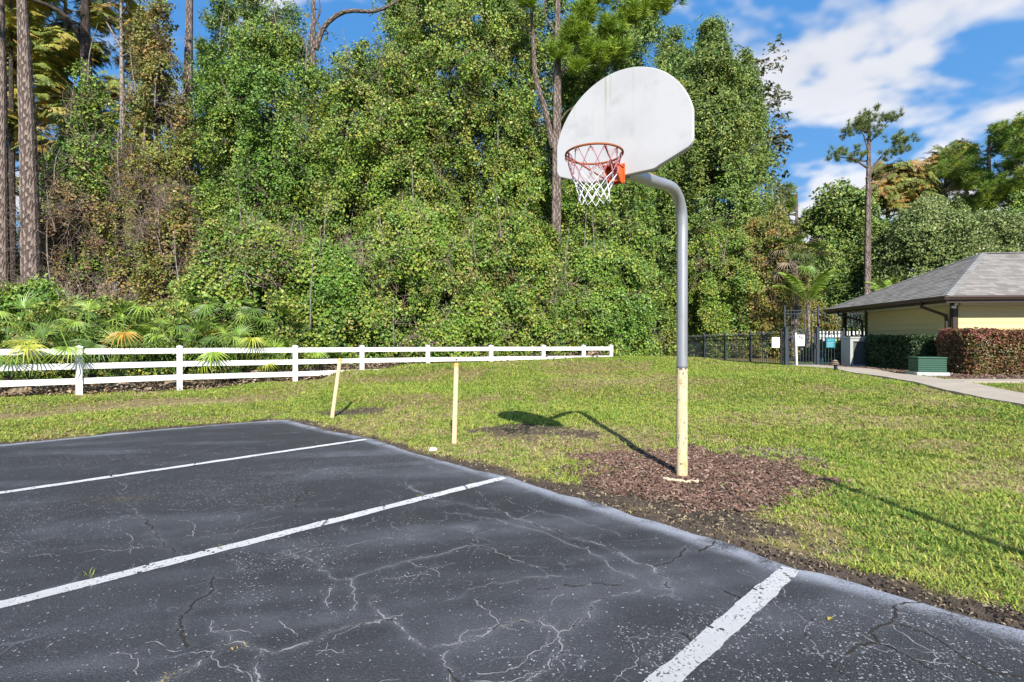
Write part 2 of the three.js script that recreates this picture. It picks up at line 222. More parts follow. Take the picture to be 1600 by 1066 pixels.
  const map = tex(W, H, (i, j) => {
    const X = X0 + (i + 0.5) / sx, Z = Z0 + (j + 0.5) / sz, o = j * W + i, [d, big, band, mid, wearN, cr, hairN] = af(X, Z), fine = h2(i, j);
    if (d < -0.2) return [0.2, 0.2, 0.2];
    let v = 0.019 + 0.017 * big + 0.012 * mid; v *= 0.6 + 0.8 * fine;
    v += 0.07 * ss(band, 0.44, 0.8) * (0.4 + mid) * (0.35 + 0.65 * vn(X * 0.9, Z * 0.9 + 3)) + 0.012 * ss(big, 0.5, 0.75);
    // worn white flecks: aggregate showing through the sealer
    
    v += fleck[o] * (0.55 + 0.45 * mid) + 0.03 * ss(fine, 0.93, 1);
    const hair = Math.abs(hairN - 0.5); v += 0.07 * (1 - ss(hair, 0.001, 0.012)) * ss(cr, 0.45, 0.7) * (0.4 + fine * 0.6);
    const dust = pale[o] * (0.35 + 0.75 * mid) * (0.6 + 0.5 * fine); v += 0.20 * dust;
    const rimW = ss(-(d + (mid - 0.5) * 0.12 + (big - 0.5) * 0.1), -0.24, -0.07); v = lerp(v, 0.15 + 0.10 * fine + 0.14 * mid, rimW * ss(mid + 0.5 * fine, 0.35, 0.8));
    v += 0.03 * ss(-d, -0.5, -0.12) * mid;
    v *= 1 - 0.9 * dark[o];
    const warm = dust * 0.5 + dark[o] * 0.3, oil = spot(X, Z, -3.75, 4.95, 0.45, 0.14) < 1 ? (1 - spot(X, Z, -3.75, 4.95, 0.45, 0.14)) * mid * 1.2 : 0;
    return [v * (0.93 + 0.14 * warm + 0.8 * oil), v * (0.99 + 0.03 * warm + 0.35 * oil), v * (1.15 - 0.2 * warm - 0.3 * oil)];
  });
  map.wrapS = map.wrapT = THREE.MirroredRepeatWrapping;
  const bump = tex(1024, 1024, (i, j) => { const x = i / 1024, y = j / 1024; return grey(0.55 * h2(i >> 1, j >> 1) + 0.45 * vn(i / 5, j / 5)); }, false, [10, 6]);
  const rough = tex(256, 256, (i, j) => grey(0.72 + 0.25 * h2(i, j)), false, [40, 24]);
  const m = structure('parking_lot', g, new THREE.MeshStandardMaterial({ map, bumpMap: bump, bumpScale: 0.006, roughnessMap: rough, roughness: 1 }), 'cracked dark asphalt parking lot with pale weathered rim');
  // pale aggregate laid bare by wear, crack veins and soil-filled cracks: thin pieces on the surface
  {
    const RG = rng(31), chipG = [0, 1, 2, 3].map((s) => { const T = new Tris(), n = 5 + s % 2, v = []; for (let i = 0; i < n; i++) { const a = i / n * 6.283, r = 0.55 + 0.7 * h2(s * 7 + 3, i); v.push([Math.cos(a) * r * (s > 1 ? 1.6 : 1.1), 0, Math.sin(a) * r * (s > 1 ? 0.65 : 0.9)]); } for (let i = 1; i < n - 1; i++) T.tri(v[0], v[i + 1], v[i], [1, 1, 1]); return T.geo(); });
    const per = chipG.map(() => []); for (let k = 0; k < 260000; k++) { const Z = 1.9 + 5.6 * Math.pow(RG(), 1.1), X = (RG() * 2 - 1) * (Z * 1.04 + 0.1), d = -af(X, Z)[0]; if (d > -0.04 || X < X0) continue; const wr = ss(fbm(X * 0.75 + 11, Z * 0.75 + 3, 3) + 0.5 * (fbm(X * 4.5, Z * 4.5, 2) - 0.5), 0.36, 0.72); if (RG() > 0.10 + 0.8 * wr * wr) continue; per[Math.floor(RG() * 4)].push([X, Z, 0.0014 + 0.0068 * RG() ** 3.4]); }
    const chipMat = new THREE.MeshStandardMaterial({ color: 0xffffff, roughness: 0.9, side: THREE.DoubleSide }), mx = new THREE.Matrix4(), qq = new THREE.Quaternion(), c = new THREE.Color();
    per.forEach((L, k) => { const im = new THREE.InstancedMesh(chipG[k], chipMat, L.length); im.name = 'bare_aggregate'; im.userData.kind = 'stuff'; L.forEach(([X, Z, s], i) => { qq.setFromAxisAngle(V(0, 1, 0), RG() * 6.283); mx.compose(V(X, 0.0011 + 0.0004 * RG(), -Z), qq, V(s, 1, s)); im.setMatrixAt(i, mx); const v = 0.06 + 0.32 * RG() ** 1.6; im.setColorAt(i, c.setRGB(v, v * 1.01, v * 1.05)); }); m.add(im); });
    const rib = (pts, w0, y, col, name, mat) => { const T = new Tris(); let last = null; for (let i = 0; i < pts.length - 1; i++) { const [ax, az] = pts[i], [bx2, bz2] = pts[i + 1], L = Math.hypot(bx2 - ax, bz2 - az) || 1, w = w0(i, ax, az); if (w <= 0) { last = null; continue; } const nx = -(bz2 - az) / L * w, nz = (bx2 - ax) / L * w, e = [[bx2 + nx, y, -(bz2 + nz)], [bx2 - nx, y, -(bz2 - nz)]]; if (last) T.quad(last[0], e[0], e[1], last[1], col); last = e; } if (T.p.length) part(m, name, T.geo(), mat); };
    const wig = (c, s) => { const o = []; for (let i = 1; i < c.p.length; i++) { const [ax, az] = c.p[i - 1], [bx2, bz2] = c.p[i], n = Math.max(2, Math.ceil(Math.hypot(bx2 - ax, bz2 - az) / 0.012)); for (let k = 0; k < n; k++) { const X = lerp(ax, bx2, k / n), Z = lerp(az, bz2, k / n), x2 = X + (fbm(X * 7, Z * 7, 3) - 0.5) * 0.13, z2 = Z + (fbm(X * 7 + 40, Z * 7, 3) - 0.5) * 0.13; o.push([x2 + (vn(X * 60 + s, Z * 60) - 0.5) * 0.022, z2 + (vn(X * 60, Z * 60 + s) - 0.5) * 0.022]); } } return o; };
    const fineCracks = []; for (let k = 0; k < 85; k++) { let Z = 2.1 + 4.6 * RG() ** 1.2, X = (RG() * 2 - 1) * Z; if (lotD(X, Z) > -0.15) continue; let a = RG() * 6.283; const p = [[X, Z]], n = 2 + RG() * 7; for (let q = 0; q < n; q++) { a += (RG() - 0.5) * 0.9; X += Math.cos(a) * 0.1; Z += Math.sin(a) * 0.1; if (lotD(X, Z) > -0.08) break; p.push([X, Z]); } if (p.length > 2) fineCracks.push({ w: 0.31 + 0.2 * RG(), dark: RG() < 0.12 ? 0.5 : 0, p }); }
    const veinM = std(lin(0.24, 0.235, 0.235), 0.95), soilM = std(lin(0.022, 0.017, 0.013), 1); for (const k of [veinM, soilM]) k.side = THREE.DoubleSide;
    [...CRACKS, ...fineCracks].forEach((c, i) => { const q = wig(c, i); if (c.w > 0.3) rib(q, (j, x, z) => { const g = vn(x * 18 + i, z * 18); return g > 0.26 ? c.w * (0.002 + 0.009 * (g - 0.26)) : 0; }, 0.0019, [1, 1, 1], 'crack_vein', veinM); if (c.dark > 0.15) rib(q, (j, x, z) => { const g = vn(x * 11 + 5, z * 11) + c.dark - 0.75; return g > 0.1 ? Math.min(0.009, 0.002 + 0.011 * g * vn(x * 50, z * 50 + i)) : 0; }, 0.0026, [1, 1, 1], 'crack', soilM); });
  }
  // painted stall lines, broken where the cracks cross
  const wear = tex(512, 512, (i, j) => { const n = fbm(i / 30, j / 30, 4), f = h2(i, j); const chip = ss(fbm(i / 6, j / 6, 3) + n * 0.45, 0.93, 0.99); return grey(lerp(0.76 + 0.12 * n - 0.08 * f, 0.14, chip)); }, true, [1.2, 1.2]);
  const paint = new THREE.MeshStandardMaterial({ map: wear, roughness: 0.75, bumpMap: bump, bumpScale: 0.004 });
  const stripe = (a, b, w, cuts) => {
    const [ax, az] = a, [bx, bz] = b, L0 = Math.hypot(bx - ax, bz - az), ux = (bx - ax) / L0, uz = (bz - az) / L0, L = 5.6, T = [], u = [];
    const edge = (t, s) => w / 2 + (fbm(t * 9 + s * 50, s * 7, 4) - 0.5) * 0.03;
    const gap = (t, s) => { for (const c of cuts) { const e = t - c[0] - s * c[1] - (vn(s * 40, c[0] * 9) - 0.5) * 0.02; if (Math.abs(e) < 0.007) return true; } return false; };
    for (let t = 0; t < L; t += 0.02) for (let k = 0; k < 5; k++) {
      const q = (tt, kk) => { const e = edge(tt, kk < 2.5 ? -1 : 1), s = lerp(-1, 1, kk / 5) * e; return [ax + ux * tt - uz * s, 0.0042, -(az + uz * tt + ux * s)]; };
      if (gap(t + 0.01, lerp(-0.5, 0.5, (k + 0.5) / 5) * w)) continue;
      const A = q(t, k), B = q(t + 0.02, k), C = q(t + 0.02, k + 1), D = q(t, k + 1); T.push(...A, ...D, ...C, ...A, ...C, ...B); for (const v of [A, D, C, A, C, B]) u.push(v[0], v[2]);
    }
    const g = new THREE.BufferGeometry(); g.setAttribute('position', new THREE.Float32BufferAttribute(T, 3)); g.setAttribute('uv', new THREE.Float32BufferAttribute(u, 2)); g.computeVertexNormals();
    part(m, 'stall_line', g, paint);
  };
  stripe(flat(572, 687), flat(0, 771), 0.105, [[2.3, 0.3], [3.1, -0.4]]);
  stripe(flat(788, 747), flat(0, 947), 0.115, [[0.55, 0.5], [1.02, -0.6], [1.5, 0.4], [2.05, 0.9], [2.9, -0.5], [3.3, 0.6]]);
  stripe(flat(1236, 890), flat(1040, 1066), 0.125, [[0.10, 0.8], [0.42, -0.7], [1.05, -0.5]]);
}
// concrete walks
{
  const conc = tex(512, 512, (i, j) => { const n = fbm(i / 40, j / 40, 4), f = h2(i, j); const v = 0.30 + 0.12 * n + 0.06 * f; return [v, v * 0.86, v * 0.69]; }, true, [0.5, 0.5]);
  const mat = new THREE.MeshStandardMaterial({ map: conc, roughness: 0.9 });
  const walk = (name, L, w, label) => {
    const root = new THREE.Group(); root.name = name; root.userData.kind = 'structure'; root.userData.label = label; scene.add(root);
    const c = new THREE.CatmullRomCurve3(L.map(([x, z]) => V(x, 0, -z))), len = c.getLength(), n = Math.floor(len / 1.3);
    for (let i = 0; i < n; i++) {                       // slabs parted by joints
      const T = [], u = [], m = 6, P = [];
      for (let k = 0; k <= m; k++) { const t = (i + 0.006 + (k / m) * 0.988) / n, p = c.getPointAt(t), a = c.getTangentAt(t), q = V(-a.z, 0, a.x).multiplyScalar(w / 2), y = (hgt(p.x, -p.z) + hgt(p.x + q.x, -p.z - q.z) + hgt(p.x - q.x, -p.z + q.z)) / 3 + 0.055; P.push([[p.x - q.x, y, p.z - q.z], [p.x + q.x, y, p.z + q.z]]); }
      const lo = (v) => [v[0], v[1] - 0.15, v[2]], Q = (a, b, c2, d) => { T.push(...a, ...b, ...c2, ...a, ...c2, ...d); for (const v of [a, b, c2, a, c2, d]) u.push(v[0] + v[1] * 0.3, v[2]); };
      for (let k = 0; k < m; k++) { const [a, b] = P[k], [d, e] = P[k + 1]; Q(a, b, e, d); Q(lo(a), a, d, lo(d)); Q(b, lo(b), lo(e), e); }
      Q(lo(P[0][1]), P[0][1], P[0][0], lo(P[0][0])); Q(P[m][1], lo(P[m][1]), lo(P[m][0]), P[m][0]);
      const g = new THREE.BufferGeometry(); g.setAttribute('position', new THREE.Float32BufferAttribute(T, 3)); g.setAttribute('uv', new THREE.Float32BufferAttribute(u, 2)); g.computeVertexNormals(); part(root, 'slab', g, mat);
    }
  };
  walk('path', PATH, 1.15, 'pale concrete walk that curves from the gate'); walk('path_branch', BRANCH.slice().map(([x, z], i) => i ? [x, z] : [10.95, 12.72]), 0.75, 'narrow concrete walk toward the building front');
}
// ------------------------------------------------------------------ basketball hoop
const steelTex = tex(256, 256, (i, j) => { const n = fbm(i / 30, j / 60, 4), f = h2(i, j); const v = 0.30 + 0.14 * n + 0.03 * f; return [v, v * 1.02, v * 1.06]; }, true, [1, 1]);
const M = {
  steel: new THREE.MeshStandardMaterial({ map: steelTex, roughness: 0.42, metalness: 0.55 }),
  rust: std(lin(0.30, 0.085, 0.025), 0.75), orange: std(lin(0.62, 0.10, 0.015), 0.5),
  white: std(lin(0.80, 0.80, 0.80), 0.5), black: std(lin(0.012, 0.014, 0.017), 0.45), iron: std(lin(0.045, 0.058, 0.075), 0.45, { metalness: 0.2 }),
};
{
  const bx = 1.833, bz = 5.5, by = hgt(bx, bz), root = thing('basketball_hoop', 'tall basketball hoop with white fan backboard on bent galvanized pole', 'basketball hoop', [bx, by, -bz], Math.atan2(-0.624, 0.781));
  const y = (v) => v - by;
  part(root, 'pole', limb([V(0, -0.3, 0), V(0, 1.4, 0), V(0, y(2.5), 0), ...[0, 0.25, 0.5, 0.75, 1].map((t) => V(0, y(2.80) + 0.31 * Math.sin(t * 1.66), 0.31 - 0.31 * Math.cos(t * 1.66))), V(-0.02, y(3.075), 0.75), V(-0.05, y(3.03), 1.32)], [0.057, 0.057], 24, 0, 1, 0.04), M.steel);
  // cream paint over the lower part, its upper rim ragged
  const paintTex = tex(256, 512, (i, j) => { const n = fbm(i / 18, j / 26, 4), f = h2(i, j), chip = ss(fbm(i / 9 + 7, j / 14 + 3, 3), 0.70, 0.74), rust = ss(fbm(i / 30 + 70, j / 50 + 8, 3), 0.68, 0.78); let c = [0.66 + 0.08 * n, 0.50 + 0.1 * n, 0.26 + 0.12 * n]; c = c.map((v, k) => lerp(v, [0.62, 0.30, 0.03][k], rust * 0.8)); return c.map((v, k) => lerp(v, [0.13, 0.12, 0.12][k], chip) * (0.96 + 0.06 * f)); }, true, [1, 1]);
  const pm = new THREE.MeshStandardMaterial({ map: paintTex, roughness: 0.55 });
  const sleeve = new THREE.CylinderGeometry(0.0585, 0.0592, y(1.23) + 0.1, 40, 12, true).translate(0, (y(1.23) + 0.1) / 2 - 0.1, 0), sp = sleeve.attributes.position;
  for (let i = 0; i < sp.count; i++) if (sp.getY(i) > y(1.22)) sp.setY(i, sp.getY(i) + (fbm(sp.getX(i) * 60 + 9, sp.getZ(i) * 60, 2) - 0.5) * 0.06);
  const coat = part(root, 'paint_coat', sleeve, pm); tag(coat, 'cream yellow paint with chips');
  const band = part(root, 'collar_band', new THREE.CylinderGeometry(0.0583, 0.0583, 0.045, 32, 1, true).translate(0, y(1.235), 0), std(lin(0.16, 0.16, 0.165), 0.6, { metalness: 0.4 }));
  // arm weathering
  const rustArm = part(root, 'rust_stain', limb([V(0, y(3.115), 0.30), V(-0.02, y(3.085), 0.72), V(-0.045, y(3.037), 1.25)].map((p) => p.add(V(0, 0.022, 0))), [0.02, 0.038, 0.03], 12), std(lin(0.42, 0.19, 0.06), 0.9));
  const B = new THREE.Group(); B.name = 'backboard'; root.add(B);
  const cz = 1.384, cx = -0.05, hw = 0.645, y0 = y(2.967), ys = y(3.10), yt = y(3.375), R = 0.662, sh = new THREE.Shape();
  const arcC = y(3.887) - R, a0 = Math.asin((yt - arcC) / R), rr = 0.05;
  sh.moveTo(-0.30, y0); sh.lineTo(0.30, y0); sh.quadraticCurveTo(0.33, y0, 0.36, y0 + 0.02); sh.lineTo(hw - 0.04, ys - 0.02); sh.quadraticCurveTo(hw, ys + 0.01, hw, ys + 0.05); sh.lineTo(hw, yt - 0.02);
  for (let k = 0; k <= 40; k++) { const a = lerp(a0, Math.PI - a0, k / 40); sh.lineTo(R * Math.cos(a) * (hw / (R * Math.cos(a0))), arcC + R * Math.sin(a)); }
  sh.lineTo(-hw, ys + 0.05); sh.quadraticCurveTo(-hw, ys + 0.01, -hw + 0.04, ys - 0.02); sh.lineTo(-0.36, y0 + 0.02); sh.quadraticCurveTo(-0.33, y0, -0.30, y0);
  const bt = tex(512, 512, (i, j) => { const u = i / 512, v = j / 512, n = fbm(u * 9, v * 9, 4), f = h2(i, j), streak = ss(fbm(u * 30 + 3, v * 1.6, 3), 0.48, 0.72) * ss(v, 0.25, 0.6) * (1 - ss(Math.abs(u - 0.40), 0.05, 0.4)), blot = ss(fbm(u * 12 + 40, v * 12, 3), 0.55, 0.85) * (0.2 + 0.5 * vn(u * 3, v * 3)), smudge = Math.exp(-(((u - 0.5) / 0.2) ** 2 + ((v - 0.28) / 0.16) ** 2)) * n * 0.5; const edge = ss(fbm(u * 5 + 9, v * 5, 4), 0.45, 0.8), k = 0.53 - 0.02 * f - 0.10 * blot - 0.17 * smudge - 0.05 * edge; return [k * (1 - 0.30 * streak), k * (1 - 0.24 * streak), k * (1.0 - 0.5 * streak)]; });
  bt.repeat.set(1 / 1.34, 1 / 1.34); bt.offset.set(0.5, -(y0 + 0.3) / 1.34 + 0.22);
  const bg = new THREE.ExtrudeGeometry(sh, { depth: 0.026, bevelEnabled: true, bevelThickness: 0.006, bevelSize: 0.006, bevelOffset: -0.006, bevelSegments: 2, curveSegments: 8 }).translate(cx, 0, cz - 0.03);
  const panel = part(B, 'panel', bg, new THREE.MeshStandardMaterial({ map: bt, roughness: 0.5 }));
  // flange along the back of the fan
  const inner = sh.getPoints(8).map((p) => V(p.x * 0.965 + cx, lerp(p.y, y(3.35), 0.035), cz - 0.05)); inner.push(inner[0].clone());
  part(B, 'stiffener_rim', new THREE.TubeGeometry(new THREE.CatmullRomCurve3(inner, false, 'centripetal'), 180, 0.016, 6), std(lin(0.42, 0.42, 0.40), 0.6));
  part(B, 'mount_plate', merge([box(0.34, 0.05, 0.03, cx, y(3.20), cz - 0.055), box(0.34, 0.05, 0.03, cx, y(2.995), cz - 0.055), box(0.16, 0.26, 0.02, cx, y(3.09), cz - 0.075)]), std(lin(0.35, 0.36, 0.38), 0.5, { metalness: 0.4 }));
  // rim with its bracket, braces and net
  const ry = y(3.048), rc = cz + 0.405, rx = cx - 0.015;
  const rim = part(root, 'rim', new THREE.TorusGeometry(0.2286, 0.009, 10, 56).rotateX(Math.PI / 2).translate(rx, ry, rc), M.rust);
  const br = [box(0.15, 0.17, 0.008, rx, ry - 0.065, cz + 0.006)], gus = (s) => { const q = new THREE.Shape(); q.moveTo(0.01, 0.004); q.lineTo(0.16, 0.004); q.lineTo(0.135, -0.03); q.lineTo(0.045, -0.145); q.lineTo(0.01, -0.15); return new THREE.ExtrudeGeometry(q, { depth: 0.006, bevelEnabled: false }).rotateY(-Math.PI / 2).translate(rx + s * 0.058 + 0.003, ry - 0.004, cz + 0.006); };
  part(rim, 'bracket', merge([...br, gus(1), gus(-1), box(0.14, 0.006, 0.13, rx, ry - 0.012, cz + 0.078), box(0.11, 0.11, 0.006, rx, ry - 0.085, cz + 0.06).rotateX(0)]), M.orange);
  for (const s of [-1, 1]) { part(rim, 'brace', cyl(0.0065, 0.0065, V(rx + s * 0.045, ry - 0.13, cz + 0.05), V(rx + s * 0.175, ry - 0.012, rc + 0.145), 8), M.rust); for (const h of [0.01, -0.14]) part(rim, 'bolt', new THREE.CylinderGeometry(0.011, 0.011, 0.012, 6).rotateX(Math.PI / 2).translate(rx + s * 0.066, ry + h - 0.008, cz + 0.016), M.rust); }
  const node = (j, k) => { const r = [0.222, 0.2, 0.175, 0.15, 0.132, 0.125, 0.128][j], dy = [-0.012, -0.10, -0.185, -0.235, -0.285, -0.335, -0.385][j], a = (k + (j % 2) * 0.5) * Math.PI / 6 + 0.13, w = (h2(j * 31 + 5, ((k % 12) + 12) % 12) - 0.5) * 0.016; return V(rx + Math.cos(a) * (r + w), ry + dy + w, rc + Math.sin(a) * (r + w)); };
  const up = [], lo = [];
  for (let k = 0; k < 12; k++) for (let j = 0; j < 6; j++) for (const s of [0, 1]) {
    const n2 = j % 2 ? k + s : k - s, a = node(j, k), b = node(j + 1, n2); if (j === 0) { const o = node(0, k); a.x += (b.x - o.x) * 0.25; a.z += (b.z - o.z) * 0.25; }
    (j < 2 ? up : lo).push(cyl(0.0034, 0.0034, a, b, 5));
  }
  for (let k = 0; k < 12; k++) { const a = node(0, k), dn = V(rx - a.x, 0, rc - a.z).normalize(), tg = V(-dn.z, 0, dn.x); up.push(new THREE.TubeGeometry(new THREE.CatmullRomCurve3([a.clone().addScaledVector(tg, 0.016).add(V(0, -0.03, 0)), a.clone().add(V(0, 0.012, 0)), a.clone().addScaledVector(tg, -0.016).add(V(0, -0.03, 0))]), 6, 0.0034, 5)); }
  const net = new THREE.Group(); net.name = 'net'; root.add(net);
  tag(part(net, 'upper_cords', merge(up), std(lin(0.42, 0.16, 0.19), 0.85)), 'faded pink cords hung from the rim'); tag(part(net, 'lower_cords', merge(lo), std(lin(0.78, 0.77, 0.78), 0.85)), 'white diamond mesh cords');
  for (let k = 0; k < 12; k++) part(rim, 'net_hook', new THREE.TorusGeometry(0.009, 0.0028, 5, 8).rotateY(-k * Math.PI / 6 - 0.13).translate(node(0, k).x, ry - 0.014, node(0, k).z), M.rust);
  // hardened concrete round the foot, broken away at the back
  const col = []; const Rn = rng(12); for (let k = 0; k < 26; k++) { const a = lerp(-0.6, 2.6, k / 25), r = 0.225 + (Rn() - 0.5) * 0.03, s = 0.016 + Rn() * 0.012; const g = new THREE.IcosahedronGeometry(s, 1), p = g.attributes.position; for (let i = 0; i < p.count; i++) p.setXYZ(i, p.getX(i) * 1.3, p.getY(i) * 0.75, p.getZ(i) * 1.1); col.push(g.rotateY(Rn() * 6).translate(Math.cos(a) * r, 0.004, Math.sin(a) * r)); }
  const cc = part(root, 'concrete_footing', merge(col), std(lin(0.56, 0.49, 0.33), 0.95)); cc.rotation.y = 0.55;
}
// ------------------------------------------------------------------ bollards
{
  const bt = tex(128, 256, (i, j) => { const n = fbm(i / 20, j / 20, 4), f = h2(i, j), chip = ss(fbm(i / 8 + 3, j / 9, 3), 0.77, 0.81); return [0.70, 0.55, 0.32].map((v, k) => lerp(v * (0.9 + 0.2 * n), [0.22, 0.17, 0.12][k], chip) * (0.96 + 0.06 * f)); });
  const m = new THREE.MeshStandardMaterial({ map: bt, roughness: 0.6 }), capm = std(lin(0.62, 0.36, 0.09), 0.6);
  const bollard = (X, Z, h, lx, lz, label) => { const y = hgt(X, Z), b = thing('bollard', label, 'bollard', [X, y, -Z], 0, 'slim cream bollards beside the parking lot'); b.rotation.set(lz, 0.3, lx); part(b, 'post', new THREE.CylinderGeometry(0.036, 0.0385, h + 0.2, 24, 1, true).translate(0, h / 2 - 0.1, 0), m); part(b, 'cap', new THREE.LatheGeometry([[0.0001, 0.022], [0.02, 0.019], [0.031, 0.01], [0.0368, -0.004], [0.0375, -0.03]].map(([a, c]) => new THREE.Vector2(a, c)), 24).translate(0, h, 0), capm); };
  bollard(-3.45, 9.78, 1.14, -0.135, 0.02, 'cream pipe bollard leaning noticeably, beside the lot corner'); bollard(-0.84, 7.40, 1.15, -0.03, 0.01, 'nearly upright cream pipe bollard between the leaning bollard and the hoop');
}
// ------------------------------------------------------------------ white rail fence
{
  const wt = tex(256, 256, (i, j) => { const n = fbm(i / 30, j / 30, 4), f = h2(i, j); const v = 0.80 + 0.05 * n - 0.02 * f; return [v, v, v * 0.995]; });
  const wm = new THREE.MeshStandardMaterial({ map: wt, roughness: 0.45 });
  const root = thing('rail_fence', 'white vinyl three-rail fence in front of the woods', 'fence', [0, 0, 0]);
  const tops = FENCE.map(([x, z]) => 1.36 - 0.004 * (z - 12) * 2.2), pg = rbox(0.127, 1.5, 0.127, 0, -0.75, 0, 0.008), cap = merge([rbox(0.15, 0.025, 0.15, 0, 0.0, 0, 0.006), new THREE.ConeGeometry(0.1, 0.035, 4).rotateY(Math.PI / 4).translate(0, 0.03, 0)]);
  FENCE.forEach(([x, z], i) => {
    const [nx, nz] = FENCE[Math.min(i + 1, FENCE.length - 1)], [px, pz] = FENCE[Math.max(0, i - 1)], turn = Math.atan2(nz - pz, nx - px);
    const p = part(root, 'post', pg, wm); p.position.set(x, tops[i], -z); p.rotation.y = turn; part(p, 'cap', cap, wm);
    if (i < FENCE.length - 1) for (const dy of [0.105, 0.45, 0.80]) { const L = Math.hypot(nx - x, nz - z), t = Math.atan2(nz - z, nx - x), r = part(root, 'rail', rbox(L - 0.10, 0.14, 0.038, 0, 0, 0, 0.006), wm); const ya = tops[i] - dy, yb = tops[i + 1] - dy; r.position.set((x + nx) / 2, (ya + yb) / 2, -(z + nz) / 2); r.rotation.set(0, t, Math.atan2(yb - ya, L), 'YXZ'); }
  });
}
// ------------------------------------------------------------------ black iron fences and the gate
{
  const picket = new THREE.BoxGeometry(0.019, 1, 0.019), tip = new THREE.ConeGeometry(0.016, 0.06, 4);
  const pk = (root, x, y0, y1, z, name = 'picket') => { const m = part(root, name, picket, M.iron); m.scale.y = y1 - y0; m.position.set(x, (y0 + y1) / 2, z); return m; };
  const run = (root, L, h, gap, posts, spear) => { // along local x
    const n = Math.round(L / gap);
    for (const yy of [h - 0.10, h - 0.26, 0.12]) part(root, 'rail', box(L, 0.032, 0.028, L / 2, yy, 0), M.iron);
    for (let i = 1; i < n; i++) { const p = pk(root, i * L / n, 0.05, h - (spear ? 0.02 : 0.09), 0); if (spear) { const t = part(p, 'finial', tip, M.iron); t.scale.y = 1 / p.scale.y; t.position.y = 0.5 + 0.03 / p.scale.y; } }
    for (let i = 0; i <= posts; i++) { const p = part(root, 'post', box(0.065, h + 0.22, 0.065, i * L / posts, h / 2 - 0.05, 0), M.iron); part(p, 'ball_cap', new THREE.SphereGeometry(0.038, 10, 8).translate(i * L / posts, h + 0.085, 0), M.iron); }
  };
  const a = [10.42, 19.7], b = [9.62, 33.5], L = Math.hypot(b[0] - a[0], b[1] - a[1]);
  const f1 = thing('iron_fence', 'low dark iron picket fence running from the gate under hanging vines', 'fence', [a[0], 0.47, -a[1]], Math.atan2(b[1] - a[1], b[0] - a[0])); run(f1, L, 1.36, 0.135, 6, true); f1.rotation.set(0, Math.atan2(b[1] - a[1], b[0] - a[0]), -0.012, 'YXZ');
  const f2 = thing('tall_iron_fence', 'tall black iron fence enclosing the yard behind the gate', 'fence', [12.6, 0.5, -23.6]); run(f2, 6.2, 2.48, 0.155, 4, false);
  const f3 = thing('iron_fence', 'black iron fence panel between the gate and the grey cabinet', 'fence', [11.78, 0.5, -19.75], -0.0); run(f3, 1.05, 1.36, 0.12, 1, true);
  const g = thing('iron_gate', 'arched dark iron pedestrian gate with signs across the path', 'gate', [10.5, 0.5, -19.55]);
  for (const x of [0, 1.2]) { const p = part(g, 'gate_post', rbox(0.11, 1.75, 0.11, x, 0.62, 0, 0.008), M.iron); part(p, 'post_cap', rbox(0.13, 0.03, 0.13, x, 1.51, 0, 0.008), M.iron); }
  const leaf = new THREE.Group(); leaf.name = 'gate_leaf'; g.add(leaf);
  for (const x of [0.1, 1.1]) part(leaf, 'stile', box(0.045, 1.2, 0.04, x, 0.68, 0), M.iron);
  const arch = (dy) => new THREE.TubeGeometry(new THREE.CatmullRomCurve3([0.1, 0.35, 0.6, 0.85, 1.1].map((x) => V(x, 1.22 + dy + 0.14 * Math.sin((x - 0.1) * Math.PI), 0))), 20, 0.018, 6);
  part(leaf, 'top_rail', arch(0.04), M.iron); part(leaf, 'top_rail', arch(-0.12), M.iron); part(leaf, 'bottom_rail', box(1.0, 0.05, 0.035, 0.6, 0.1, 0), M.iron);
  for (let i = 1; i < 9; i++) { const x = 0.1 + i / 9; pk(leaf, x, 0.1, 1.28 + 0.14 * Math.sin((x - 0.1) * Math.PI), 0); }
  part(g, 'latch', rbox(0.06, 0.14, 0.08, 1.12, 0.78, 0.02, 0.01), M.black);
  // signs
  const canvas = (w, h, draw) => { const c = document.createElement('canvas'); c.width = w; c.height = h; draw(c.getContext('2d'), w, h); const t = new THREE.CanvasTexture(c); t.colorSpace = THREE.SRGBColorSpace; return t; };
  const sign = (name, label, w, h, pos, t, rim) => { const s = thing(name, label, 'sign', pos); part(s, 'plate', rbox(w, h, 0.006, 0, 0, 0, 0.002), rim); part(s, 'print', new THREE.PlaneGeometry(w - 0.012, h - 0.012).translate(0, 0, 0.0055), new THREE.MeshStandardMaterial({ map: t, roughness: 0.5 })); };
  sign('camera_sign', 'white sign with black camera symbol and red line hung on the gate', 0.31, 0.43, [11.03, 1.50, -19.515], canvas(256, 352, (c, w, h) => {
    c.fillStyle = '#f3f0f3'; c.fillRect(0, 0, w, h); c.fillStyle = '#17181b'; c.save(); c.translate(126, 82); c.rotate(0.32); c.beginPath(); c.ellipse(-8, 0, 74, 34, 0, 0, 7); c.fill(); c.fillRect(40, -14, 42, 44); c.fillStyle = '#e9e6ea'; c.beginPath(); c.ellipse(-2, 8, 36, 11, 0, 0, 7); c.fill(); c.restore();
    c.fillStyle = '#3b2c33'; for (const x of [92, 122, 146]) c.fillRect(x, 168, 18, 30); c.fillStyle = '#d0607c'; for (let k = 0; k < 8; k++) c.fillRect(34 + k * 24, 240, 17, 48); }), M.white);
  sign('rules_sign', 'blank white rectangular sign wired to the low iron fence', 0.30, 0.40, [10.16, 1.42, -19.66], canvas(128, 170, (c, w, h) => { c.fillStyle = '#eef1ef'; c.fillRect(0, 0, w, h); c.fillStyle = '#dfe4e2'; for (let k = 0; k < 7; k++) c.fillRect(18, 30 + k * 17, 92 - (k % 3) * 14, 5); }), M.white);
